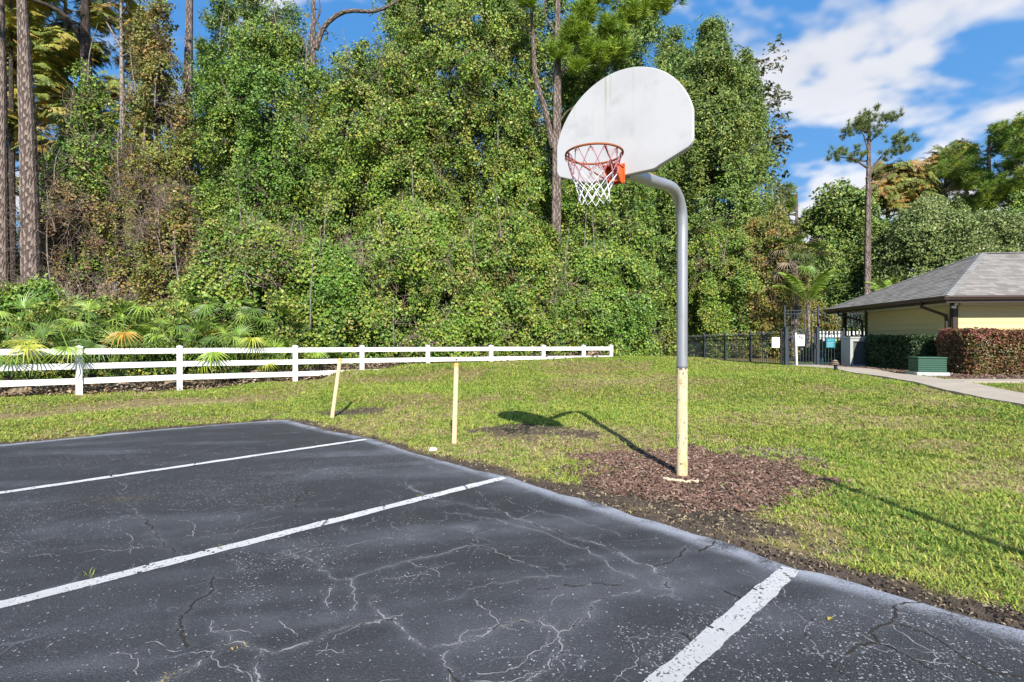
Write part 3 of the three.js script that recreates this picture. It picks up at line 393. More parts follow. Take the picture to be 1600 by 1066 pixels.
  sign('teal_sign', 'teal notice with pale lines hung on the iron fence beside the gate', 0.36, 0.38, [12.3, 1.40, -19.70], canvas(160, 170, (c, w, h) => { c.fillStyle = '#1f6f7d'; c.fillRect(0, 0, w, h); c.fillStyle = '#4f9aa5'; c.fillRect(22, 14, 112, 40); c.fillStyle = '#1f6f7d'; for (let k = 0; k < 5; k++) c.fillRect(30 + k * 20, 22, 8, 24); c.fillStyle = '#8fc3c8'; for (let k = 0; k < 4; k++) c.fillRect(16, 74 + k * 22, 126 - (k % 2) * 20, 8); }), std(lin(0.02, 0.17, 0.21), 0.5));
  // white marker stake in front of the gate
  const st = thing('marker_stake', 'thin white plastic stake standing in front of the gate', 'stake', [10.72, 0.46, -19.2]); st.rotation.z = 0.035; part(st, 'stake', new THREE.CylinderGeometry(0.034, 0.034, 1.5, 16).translate(0, 0.55, 0), M.white); part(st, 'cap', new THREE.CylinderGeometry(0.037, 0.037, 0.04, 16).translate(0, 1.31, 0), M.white);
  // planter behind the panel
  const pl = thing('plant_tub', 'dark teal tub behind the iron fence beside the gate', 'tub', [12.35, 0.5, -20.5]); part(pl, 'tub', new THREE.LatheGeometry([[0.001, 0.02], [0.2, 0.02], [0.26, 0.5], [0.285, 0.5], [0.285, 0.55], [0.25, 0.55], [0.24, 0.48], [0.001, 0.46]].map(([x, y]) => new THREE.Vector2(x, y)), 24), std(lin(0.015, 0.09, 0.11), 0.5)); part(pl, 'soil', new THREE.CircleGeometry(0.235, 20).rotateX(-Math.PI / 2).translate(0, 0.475, 0), std(lin(0.04, 0.03, 0.02), 1));
  // grey cabinet
  const cb = thing('utility_cabinet', 'grey cabinet with dark mesh front panel at the hedge end', 'cabinet', [13.02, 0.48, -19.3], 0.05);
  part(cb, 'frame', merge([rbox(0.12, 1.1, 0.5, -0.36, 0.55, 0, 0.01), rbox(0.12, 1.1, 0.5, 0.36, 0.55, 0, 0.01), rbox(0.6, 0.12, 0.5, 0, 1.04, 0, 0.01), rbox(0.6, 0.1, 0.5, 0, 0.06, 0, 0.01)]), std(lin(0.36, 0.38, 0.36), 0.6));
  part(cb, 'mesh_panel', box(0.6, 0.88, 0.36, 0, 0.545, 0), new THREE.MeshStandardMaterial({ map: tex(128, 128, (i, j) => grey(0.06 + 0.09 * h2(i >> 1, j >> 1) * ((i + j) % 4 < 2 ? 1 : 0.5))), roughness: 0.7 })); part(cb, 'lid', rbox(0.88, 0.05, 0.56, 0, 1.13, 0, 0.012), std(lin(0.42, 0.43, 0.41), 0.6));
  // white picket railing beyond
  const wr = thing('picket_railing', 'white picket railing beyond the tall iron fence', 'railing', [15.7, 0.5, -26]); for (let i = 0; i < 18; i++) part(wr, 'picket', box(0.11, 1.45, 0.03, i * 0.19, 0.725, 0), M.white); for (const yy of [0.3, 1.2]) part(wr, 'rail', box(3.5, 0.09, 0.04, 1.65, yy, -0.04), M.white);
  // path light
  const pt = thing('path_light', 'small tiered garden light standing beside the concrete walk', 'path light', [10.22, hgt(10.22, 16.1), -16.1]); pt.rotation.z = 0.08; part(pt, 'stake', new THREE.CylinderGeometry(0.045, 0.06, 0.22, 12).translate(0, 0.09, 0), M.black); for (let k = 0; k < 3; k++) part(pt, 'tier', new THREE.ConeGeometry(0.12 - k * 0.018, 0.05, 20).translate(0, 0.23 + k * 0.05, 0), std(lin(0.30, 0.22, 0.16), 0.6)); part(pt, 'stem', new THREE.CylinderGeometry(0.02, 0.02, 0.2, 8).translate(0, 0.26, 0), M.black);
}
// ------------------------------------------------------------------ the yellow building
{
  const root = thing('building', 'low yellow lap-sided building with grey shingle hip roof and brown gutters', 'building', [13.81, 0.46, -15.99], -0.1132);
  const yel = [0, 1, 2].map((k) => std(lin(0.60 + k * 0.02, 0.51 + k * 0.015, 0.25 + k * 0.012), 0.75)), brown = std(lin(0.040, 0.028, 0.024), 0.5), brown2 = std(lin(0.075, 0.05, 0.045), 0.45), cream = std(lin(0.62, 0.60, 0.55), 0.7);
  const WH = 2.24, FL = 13, SL = 4.74, exp = 0.178;
  const wall = new THREE.Group(); wall.name = 'wall'; root.add(wall);
  part(wall, 'core', merge([box(FL - 0.06, WH, 0.1, FL / 2 + 0.03, WH / 2, -0.08), box(0.1, WH, SL - 0.06, 0.08, WH / 2, -SL / 2 - 0.03), box(FL, WH, 0.1, FL / 2, WH / 2, -SL + 0.06)]), yel[0]);
  const nB = Math.floor(WH / exp);
  for (let k = 0; k < nB; k++) { const y = k * exp + exp / 2; const f = part(wall, 'siding_plank', box(FL - 0.15, exp + 0.02, 0.014, FL / 2 + 0.08, 0, 0), yel[(k * 7) % 3]); f.position.set(0, y, -0.012); f.rotation.x = -0.10; const s = part(wall, 'siding_plank', box(0.014, exp + 0.02, SL - 0.25, 0, 0, -SL / 2), yel[(k * 5 + 1) % 3]); s.position.set(0.012, y, 0); s.rotation.z = -0.10; }
  part(wall, 'corner_board', merge([rbox(0.15, WH, 0.03, 0.065, WH / 2, 0.012, 0.005), rbox(0.03, WH, 0.1, -0.012, WH / 2, -0.055, 0.005)]), brown); part(wall, 'corner_board', rbox(0.05, WH, 0.16, -0.005, WH / 2, -SL + 0.05, 0.005), brown);
  part(wall, 'frieze_board', merge([box(FL - 0.2, 0.09, 0.03, FL / 2 + 0.1, WH - 0.05, 0.016), box(0.03, 0.07, SL - 0.2, -0.014, WH - 0.04, -SL / 2)]), cream);
  part(root, 'foundation', merge([box(FL, 0.5, 0.2, FL / 2, -0.2, -0.11), box(0.2, 0.5, SL, 0.11, -0.2, -SL / 2)]), std(lin(0.3, 0.28, 0.25), 0.9));
  // roof: eaves rectangle, hips at 45 degrees
  const x0 = -0.58, x1 = FL + 0.6, z0 = 0.58, z1 = -6.75, ey = 2.40, zm = (z0 + z1) / 2, run = (z0 - z1) / 2, ry = ey + run * 0.5, ra = x0 + run, rb = x1 - run;
  const roof = new THREE.Group(); roof.name = 'roof'; root.add(roof);
  part(roof, 'soffit', box(x1 - x0 - 0.06, 0.03, z0 - z1 - 0.06, (x0 + x1) / 2, ey - 0.15, zm), cream);
  const deckT = new Tris(), dk = [0.1, 0.09, 0.08]; const A = [x0, ey - 0.02, z0], Bq = [x1, ey - 0.02, z0], C = [x1, ey - 0.02, z1], D = [x0, ey - 0.02, z1], E = [ra, ry - 0.02, zm], G = [rb, ry - 0.02, zm];
  deckT.quad(A, Bq, G, E, dk).quad(C, D, E, G, dk).tri(D, A, E, dk).tri(Bq, C, G, dk); part(roof, 'deck', deckT.geo(), std(lin(1, 1, 1), 0.9, { vertexColors: true }));
  // shingle tabs laid in courses, each tab its own thin sloping piece
  const sh = new Tris(), R = rng(77), course = 0.145, slopeL = Math.hypot(run, ry - ey);
  const face = (o, ax, back, inward, len, hipL, hipR) => { const n = Math.ceil(slopeL / course); for (let k = 0; k < n; k++) { const t0 = k * course, t1 = Math.min(slopeL, t0 + course * 1.12), f0 = t0 / slopeL, i0 = hipL ? f0 * run : 0, i1 = len - (hipR ? f0 * run : 0), top0 = hipL ? Math.min(1, t1 / slopeL) * run : 0, top1 = len - (hipR ? Math.min(1, t1 / slopeL) * run : 0); let u = i0 - R() * 0.25; while (u < i1) { const w = 0.16 + R() * 0.2, a = Math.max(u, i0), b = Math.min(u + w - 0.004, i1); u += w; if (b - a < 0.01) continue; const a2 = clamp(a, top0, top1), b2 = clamp(b, top0, top1), tone = 0.155 + 0.10 * R() + 0.03 * (fbm(u * 0.6, k * 0.2, 2) - 0.5), col = [tone * 1.05, tone * 0.97, tone * 0.89], lift = 0.012 + R() * 0.006; const at = (uu, t, l) => [o[0] + ax[0] * uu + inward[0] * (t / slopeL) * run, o[1] + (ry - ey) * (t / slopeL) + l, o[2] + ax[2] * uu + inward[2] * (t / slopeL) * run]; const p = at(a, t0, lift), q = at(b, t0, lift), r = at(b2, t1, 0.004), s = at(a2, t1, 0.004), p0 = at(a, t0, 0), q0 = at(b, t0, 0); sh.quad(p, q, r, s, col); sh.quad(p0, q0, q, p, col.map((v) => v * 0.9)); } } };
  face([x0, ey, z0], [1, 0, 0], 0, [0, 0, -1], x1 - x0, true, true); face([x0, ey, z1], [0, 0, 1], 0, [1, 0, 0], z0 - z1, true, true); face([x1, ey, z1], [-1, 0, 0], 0, [0, 0, 1], x1 - x0, true, true);
  const grit = tex(256, 256, (i, j) => grey(h2(i, j)), false); part(roof, 'shingles', sh.geo(), std(lin(1, 1, 1), 0.95, { vertexColors: true }), 'stuff');
  for (const [p, q] of [[V(x0, ey + 0.02, z0), V(ra, ry + 0.03, zm)], [V(x0, ey + 0.02, z1), V(ra, ry + 0.03, zm)], [V(ra, ry + 0.02, zm), V(rb, ry + 0.02, zm)]]) { const L = p.distanceTo(q), n = Math.round(L / 0.2), T = new Tris(), d = q.clone().sub(p).normalize(), s = d.clone().cross(V(0, 1, 0)).normalize(); for (let k = 0; k < n; k++) { const a = p.clone().addScaledVector(d, k * L / n), b = p.clone().addScaledVector(d, (k + 1.1) * L / n), tn = 0.2 + 0.07 * R(), c = [tn * 1.02, tn, tn * 0.96]; for (const e of [-1, 1]) { const w = s.clone().multiplyScalar(e * 0.14).add(V(0, -0.05, 0)); const up2 = V(0, 0.012, 0); const P = [a.clone().add(up2), b, b.clone().add(w), a.clone().add(w).add(up2)].map(arr); T.quad(P[0], P[1], P[2], P[3], c); } } part(roof, 'ridge_caps', T.geo(), std(lin(1, 1, 1), 0.95, { vertexColors: true }), 'stuff'); }
  // gutters, fascias, downspouts
  const gs = new THREE.Shape(); gs.moveTo(0, 0); gs.lineTo(0, -0.12); gs.lineTo(0.07, -0.12); gs.quadraticCurveTo(0.09, -0.08, 0.12, -0.05); gs.lineTo(0.12, 0); gs.lineTo(0.105, 0); gs.lineTo(0.1, -0.045); gs.lineTo(0.06, -0.105); gs.lineTo(0.012, -0.105); gs.lineTo(0.012, 0);
  const gut = (L) => new THREE.ExtrudeGeometry(gs, { depth: L, bevelEnabled: false });
  part(root, 'gutter', gut(x1 - x0 + 0.12).rotateY(-Math.PI / 2).translate(x1, ey, z0 + 0.0), brown2); part(root, 'gutter', gut(z0 - z1 + 0.1).rotateY(Math.PI).translate(x0, ey, z0 + 0.1), brown2);
  part(root, 'fascia', box(x1 - x0, 0.2, 0.025, (x0 + x1) / 2, ey - 0.11, z0 - 0.014), brown); part(root, 'fascia', box(0.025, 0.2, z0 - z1, x0 + 0.014, ey - 0.11, zm), brown);
  const spout = (pts) => { const list = []; for (let i = 1; i < pts.length; i++) { const a = pts[i - 1], b = pts[i], d = b.clone().sub(a), g = rbox(0.075, d.length() + 0.05, 0.06, 0, 0, 0, 0.008); g.applyQuaternion(new THREE.Quaternion().setFromUnitVectors(V(0, 1, 0), d.normalize())); list.push(g.translate((a.x + b.x) / 2, (a.y + b.y) / 2, (a.z + b.z) / 2)); } part(root, 'downspout', merge(list), brown); };
  spout([V(-0.64, 2.3, -0.45), V(-0.62, 2.13, -0.45), V(-0.1, 1.84, -0.16), V(-0.08, 1.7, -0.16), V(-0.08, 0.02, -0.16)]);
  spout([V(-0.62, 2.3, -5.7), V(-0.6, 2.13, -5.65), V(-0.1, 1.84, -4.86), V(-0.09, 1.7, -4.82), V(-0.09, 0.02, -4.82)]); part(root, 'porch_post', rbox(0.14, 2.25, 0.14, 0.05, 1.12, -6.45, 0.008), brown);
  const cam = thing('security_camera', 'small white security camera under the roof corner', 'camera', root.localToWorld(V(-0.05, 2.15, 0.22)).toArray(), -0.5);
  part(cam, 'base', new THREE.CylinderGeometry(0.05, 0.05, 0.05, 16).translate(0, 0.02, 0), M.white); part(cam, 'arm', cyl(0.015, 0.015, V(0, 0, 0), V(-0.06, -0.05, 0.04), 8), M.white); part(cam, 'body', new THREE.CylinderGeometry(0.038, 0.045, 0.2, 16).rotateX(Math.PI / 2).rotateY(-0.7).translate(-0.1, -0.07, 0.07), M.white); part(cam, 'lens', new THREE.CylinderGeometry(0.03, 0.03, 0.01, 16).rotateX(Math.PI / 2).rotateY(-0.7).translate(-0.168, -0.07, 0.15), M.black);
  // green transformer on its pad
  const tr = thing('transformer_box', 'green louvred utility box on a concrete pad in the mulch', 'utility box', [12.08, 0.49, -14.85], -0.25); tr.scale.set(0.8, 0.92, 0.8);
  part(tr, 'pad', rbox(1.02, 0.16, 0.86, 0, 0.04, 0, 0.02), std(lin(0.44, 0.45, 0.44), 0.9)); const gr = std(lin(0.016, 0.07, 0.042), 0.6), gr2 = std(lin(0.022, 0.09, 0.055), 0.6);
  part(tr, 'body', rbox(0.86, 0.42, 0.70, 0, 0.33, 0, 0.02), gr); for (let k = 0; k < 6; k++) { const f = part(tr, 'louvre', rbox(0.88, 0.045, 0.72, 0, 0, 0, 0.008), gr2); f.position.y = 0.16 + k * 0.066; } part(tr, 'lid', rbox(0.92, 0.05, 0.76, 0, 0.565, 0, 0.02), gr2); 
}
// slim post standing beside the lot, whose long shadow crosses the lawn
{
  const p = thing('sign_post', 'slim dark post at the lawn edge that throws a long thin shadow', 'post', [3.92, hgt(3.92, 0.5), -0.5]); part(p, 'post', new THREE.CylinderGeometry(0.04, 0.045, 3.55, 14).translate(0, 1.7, 0), M.black); part(p, 'cap', new THREE.SphereGeometry(0.06, 14, 10).translate(0, 3.5, 0), M.black);
}
// litter
{
  const [x, z] = flat(677, 707), c = thing('crushed_cup', 'small crushed white paper cup on the dirt at the asphalt rim', 'litter', [x, hgt(x, z) + 0.025, -z], 0.5); part(c, 'cup', new THREE.CylinderGeometry(0.03, 0.022, 0.09, 14, 3, true).scale(1, 1, 0.55).rotateZ(1.45), std(lin(0.78, 0.77, 0.75), 0.7)); part(c, 'rim', new THREE.TorusGeometry(0.034, 0.004, 5, 16).scale(1, 0.55, 1).rotateY(Math.PI / 2).translate(-0.05, 0, 0), M.white);
  const [lx, lz] = flat(1295, 972), T = new Tris(), y = [0.34, 0.25, 0.02]; T.quad([0, 0, 0], [0.022, 0.006, -0.014], [0.05, 0.003, 0], [0.024, 0.001, 0], y).quad([0, 0, 0], [0.024, 0.001, 0], [0.05, 0.003, 0], [0.022, 0.008, 0.015], y); const l = new THREE.Mesh(T.geo(), std(lin(1, 1, 1), 0.7, { vertexColors: true, side: THREE.DoubleSide })); l.name = 'fallen_leaf'; l.position.set(lx, 0.004, -lz); l.rotation.y = 0.6; scene.add(tag(l, 'single small yellow leaf lying on the asphalt', 'leaf'));
}
// ================================================================== vegetation
// sprays: small groups of leaf-sized faces, each leaf folded along its rib; tints vary leaf by leaf
function spray(seed, n, len, wid, R0, flatness, droop = 0) {
  const R = rng(seed), T = new Tris();
  for (let i = 0; i < n; i++) {
    const a = R() * 6.283, q = Math.sqrt(R()) * R0, c = V(Math.cos(a) * q, (R() - 0.5) * R0 * flatness - droop * q, Math.sin(a) * q);
    const nrm = V((R() - 0.5) * 1.5, 0.55 + R() * 0.7, (R() - 0.5) * 1.5).normalize(), d0 = V(R() - 0.5, (R() - 0.62) * 0.9, R() - 0.5), d = d0.addScaledVector(nrm, -d0.dot(nrm)).normalize(), s = d.clone().cross(nrm);
    const ls = 0.5 + 0.9 * R(), L = len * ls, w = wid * ls * (0.75 + R() * 0.5), fold = nrm.clone().multiplyScalar(w * 0.28), k = 0.72 + R() * 0.56, y = (R() - 0.5) * 0.22, col = [k * (1 + y), k, k * (1 - y)];
    const b = c.clone().addScaledVector(d, -L / 2), t = c.clone().addScaledVector(d, L / 2), l = c.clone().addScaledVector(s, w / 2).add(fold).addScaledVector(d, -L * 0.08), r = c.clone().addScaledVector(s, -w / 2).add(fold).addScaledVector(d, -L * 0.08);
    T.tri(arr(b), arr(t), arr(l), col).tri(arr(b), arr(r), arr(t), col);
  }
  return T.geo();
}
function needles(seed, n, len, wid, up) { // a brush of needles round a twig end
  const R = rng(seed), T = new Tris();
  for (let i = 0; i < n; i++) { const a = R() * 6.283, e = up + (1 - up) * (R() * 1.4 - 0.5), d = V(Math.cos(a) * Math.sqrt(Math.max(0, 1 - e * e)), e, Math.sin(a) * Math.sqrt(Math.max(0, 1 - e * e))).normalize(), s = d.clone().cross(V(R() - 0.5, R() - 0.5, R() - 0.5)).normalize().multiplyScalar(wid), L = len * (0.6 + R() * 0.6), o = V(0, (R() - 0.7) * len * 0.7, 0), k = 0.7 + R() * 0.6; T.tri(arr(o.clone().add(s)), arr(o.clone().sub(s)), arr(o.clone().addScaledVector(d, L)), [k, k, k * 0.9]); }
  return T.geo();
}
function plume(seed, n, len, wid) { // a flat feathery cypress branchlet
  const R = rng(seed), T = new Tris();
  for (let b = 0; b < 5; b++) { const a = (b - 2) * 0.45 + (R() - 0.5) * 0.3, L = len * (0.7 + 0.4 * R()), dir = V(Math.sin(a), -0.15 - 0.2 * R(), Math.cos(a)).normalize(), sd = dir.clone().cross(V(0, 1, 0)).normalize(); for (let i = 0; i < n; i++) { const t = (i + R()) / n, o = dir.clone().multiplyScalar(t * L), s = (i % 2 ? 1 : -1) * wid * (1.2 - t * 0.7), e = o.clone().addScaledVector(sd, s).addScaledVector(dir, wid * 0.6).add(V(0, -0.02 - 0.03 * R(), 0)), w = dir.clone().multiplyScalar(0.024), k = 0.7 + 0.6 * R(); T.tri(arr(o.clone().add(w)), arr(o.clone().sub(w)), arr(e), [k, k, k]); } }
  return T.geo();
}
const leafMat = new THREE.MeshStandardMaterial({ color: 0xffffff, roughness: 0.5, vertexColors: true, side: THREE.DoubleSide });
const dullMat = new THREE.MeshStandardMaterial({ color: 0xffffff, roughness: 0.9, vertexColors: true, side: THREE.DoubleSide });
const SPR = { vine: [11, 12, 13].map((s) => spray(s, 22, 0.10, 0.09, 0.31, 0.9, 0.25)), oval: [21, 22].map((s) => spray(s, 18, 0.15, 0.085, 0.36, 0.8, 0.15)), small: [31, 32].map((s) => spray(s, 26, 0.06, 0.04, 0.2, 0.9, 0.1)), big: [41, 42].map((s) => spray(s, 16, 0.30, 0.2, 0.7, 0.8, 0.1)), pine: [51, 52].map((s) => needles(s, 60, 0.30, 0.010, 0.25)), plume: [61, 62].map((s) => plume(s, 18, 0.55, 0.13)), hedge: [71, 72].map((s) => spray(s, 22, 0.05, 0.032, 0.13, 0.9, 0)) };
const PAL = {
  vine: [[0.161, 0.26, 0.027], [0.115, 0.213, 0.024], [0.207, 0.291, 0.034], [0.276, 0.296, 0.05], [0.087, 0.166, 0.022], [0.133, 0.239, 0.026], [0.23, 0.208, 0.06]],
  green: [[0.114, 0.226, 0.024], [0.085, 0.18, 0.022], [0.165, 0.264, 0.031], [0.228, 0.283, 0.039], [0.068, 0.135, 0.02]],
  gum: [[0.133, 0.225, 0.036], [0.1, 0.181, 0.034], [0.173, 0.254, 0.042], [0.219, 0.268, 0.048], [0.08, 0.145, 0.024]],
  autumn: [[0.19, 0.21, 0.03], [0.24, 0.23, 0.04], [0.14, 0.18, 0.026], [0.28, 0.18, 0.05], [0.16, 0.20, 0.03], [0.21, 0.15, 0.06]],
  brown: [[0.23, 0.144, 0.066], [0.299, 0.196, 0.088], [0.172, 0.138, 0.039], [0.184, 0.178, 0.033], [0.265, 0.115, 0.061]],
  cypress: [[0.27, 0.28, 0.042], [0.203, 0.245, 0.042], [0.324, 0.266, 0.048], [0.162, 0.21, 0.036], [0.351, 0.238, 0.048]],
  rust: [[0.27, 0.20, 0.045], [0.22, 0.205, 0.04], [0.18, 0.205, 0.035], [0.33, 0.20, 0.05], [0.16, 0.19, 0.035]],
  pine: [[0.176, 0.28, 0.024], [0.135, 0.231, 0.024], [0.23, 0.329, 0.03], [0.115, 0.196, 0.024], [0.27, 0.308, 0.036]],
  brightpine: [[0.24, 0.36, 0.03], [0.19, 0.30, 0.028], [0.30, 0.40, 0.04], [0.15, 0.25, 0.025]],
  darkpine: [[0.072, 0.124, 0.03], [0.091, 0.15, 0.034], [0.058, 0.104, 0.026], [0.111, 0.156, 0.036], [0.078, 0.117, 0.036]],
  willow: [[0.155, 0.21, 0.058], [0.128, 0.182, 0.052], [0.189, 0.238, 0.065], [0.135, 0.196, 0.046], [0.203, 0.231, 0.078]],
};
const Q = new THREE.Quaternion(), Q2 = new THREE.Quaternion(), MX = new THREE.Matrix4(), UP = V(0, 1, 0), CC = new THREE.Color();
let nInst = 0;
// spots: {p: Vector3, n: Vector3 (outward), s: size}; several spray shapes share the spots
function foliage(parent, name, kinds, spots, pal, seed, mat = leafMat, patch = 0.55) {
  const R = rng(seed), per = kinds.map(() => []); spots.forEach((s) => per[Math.floor(R() * kinds.length)].push(s)); nInst += spots.length;
  per.forEach((list, k) => {
    if (!list.length) return;
    const m = new THREE.InstancedMesh(kinds[k], mat, list.length); m.name = name; m.userData.kind = 'stuff';
    list.forEach((s, i) => {
      Q.setFromUnitVectors(UP, s.n); Q2.setFromAxisAngle(UP, R() * 6.283); Q.multiply(Q2); MX.compose(s.p, Q, V(s.s, s.s, s.s)); m.setMatrixAt(i, MX);
      const w = vn3(s.p.x * patch + seed * 3.3, s.p.y * patch, s.p.z * patch) * 0.65 + R() * 0.35, j = clamp(Math.floor(w * 1.5 * pal.length - pal.length * 0.25), 0, pal.length - 1), c = pal[R() < 0.25 ? Math.floor(R() * pal.length) : j], b = 0.82 + 0.36 * R(); m.setColorAt(i, CC.setRGB(c[0] * b, c[1] * b, c[2] * b));
    });
    parent.add(m);
  });
}
// spots over the outer skin of a cloud of lobes; the side toward the open ground carries most
function skin(lobes, n, R, size, { front = 0.7, inset = 0.42, out = 0.6 } = {}) {
  const cum = []; let t = 0; for (const l of lobes) { t += l.r * l.r; cum.push(t); }
  const cell = 2.2, grid = new Map(), key = (x, y, z) => Math.floor(x / cell) + ',' + Math.floor(y / cell) + ',' + Math.floor(z / cell);
  for (const l of lobes) { const e = l.r; for (let x = Math.floor((l.c.x - e) / cell); x <= Math.floor((l.c.x + e) / cell); x++) for (let y = Math.floor((l.c.y - e) / cell); y <= Math.floor((l.c.y + e) / cell); y++) for (let z = Math.floor((l.c.z - e) / cell); z <= Math.floor((l.c.z + e) / cell); z++) { const k = x + ',' + y + ',' + z; (grid.get(k) ?? grid.set(k, []).get(k)).push(l); } }
  const spots = []; let tries = 0;
  while (spots.length < n && tries++ < n * 12) {
    const u = R() * t; let lo = 0, hi = cum.length - 1; while (lo < hi) { const m = (lo + hi) >> 1; if (cum[m] < u) lo = m + 1; else hi = m; } const l = lobes[lo];
    const d = V(R() * 2 - 1, R() * 2 - 1, R() * 2 - 1); if (d.lengthSq() > 1 || d.lengthSq() < 0.01) continue; d.normalize();
    if (d.z < -0.1 && R() < front) continue;
    const e0 = 0.62 + 0.76 * vn3(l.c.x * 3 + d.x * 1.7, l.c.y * 3 + d.y * 1.7, d.z * 1.7), q = l.r * e0 * (1 - inset * R() + 0.22 * (R() - 0.3)), p = l.c.clone().add(V(d.x * q * (l.sx ?? 1), d.y * q * (l.sy ?? 1), d.z * q)); if (p.y < 0.1) continue;
    let buried = false; for (const o of grid.get(key(p.x, p.y, p.z)) ?? []) if (o !== l) { const f = Math.hypot((p.x - o.c.x) / (o.sx ?? 1), (p.y - o.c.y) / (o.sy ?? 1), p.z - o.c.z); if (f < o.r * 0.5) { buried = true; break; } }
    if (buried) continue;
    const nn = d.clone().multiplyScalar(out).add(V((R() - 0.5) * 0.9, 0.42 + (R() - 0.5) * 0.8, 0.25 + (R() - 0.5) * 0.9)).normalize();
    spots.push({ p, n: nn, s: size * (0.7 + 0.6 * R()) });
  }
  return spots;
}
// bark
const barkTex = (seed, a, b) => tex(256, 512, (i, j) => { const u = i / 256, v = j / 512, w = fbm(u * 8 + seed, v * 6, 3) * 0.6, pl = fbm((u + w * 0.05) * 17 + seed, v * 6 + w, 4), f = h2(i + seed, j), k = ss(pl, 0.36, 0.62); return [0, 1, 2].map((q) => lerp(a[q], b[q], k * (0.6 + 0.4 * fbm(u * 30, v * 30 + seed, 2))) * (0.85 + 0.3 * f)); });
const barkBump = tex(256, 512, (i, j) => { const u = i / 256, v = j / 512, w = fbm(u * 8 + 3, v * 6, 3) * 0.6; return grey(ss(fbm((u + w * 0.05) * 17 + 3, v * 6 + w, 4), 0.36, 0.6)); }, false);
const BARK = { pine: new THREE.MeshStandardMaterial({ map: barkTex(3, [0.085, 0.062, 0.052], [0.34, 0.27, 0.235]), bumpMap: barkBump, bumpScale: 0.03, roughness: 1 }), dark: new THREE.MeshStandardMaterial({ map: barkTex(9, [0.035, 0.026, 0.022], [0.12, 0.09, 0.075]), bumpMap: barkBump, bumpScale: 0.03, roughness: 1 }), pale: new THREE.MeshStandardMaterial({ map: barkTex(15, [0.12, 0.1, 0.085], [0.36, 0.32, 0.28]), bumpMap: barkBump, bumpScale: 0.015, roughness: 1 }) };
const twigMat = std(lin(0.15, 0.105, 0.085), 1);
// a bundle of bare vine stems and dead twigs
const twigGeo = [1, 2].map((s) => { const R = rng(s * 90), T = new Tris(); for (let i = 0; i < 9; i++) { let p = V((R() - 0.5) * 0.3, (R() - 0.5) * 0.3, (R() - 0.5) * 0.3), d = V(R() - 0.5, R() - 0.35, R() - 0.5).normalize(); for (let k = 0; k < 5; k++) { const q = p.clone().addScaledVector(d, 0.16), w = 0.006 * (1 - k * 0.12), a = d.clone().cross(V(1, 0.3, 0.2)).normalize().multiplyScalar(w), b = d.clone().cross(a).normalize().multiplyScalar(w), c = [1, 1, 1]; T.quad(arr(p.clone().add(a)), arr(p.clone().sub(a)), arr(q.clone().sub(a)), arr(q.clone().add(a)), c).quad(arr(p.clone().add(b)), arr(p.clone().sub(b)), arr(q.clone().sub(b)), arr(q.clone().add(b)), c); p = q; d.add(V((R() - 0.5) * 0.8, (R() - 0.6) * 0.7, (R() - 0.5) * 0.8)).normalize(); } } return T.geo(); });
const twigPal = [[0.26, 0.20, 0.165]] /* one bark colour for every stem */;

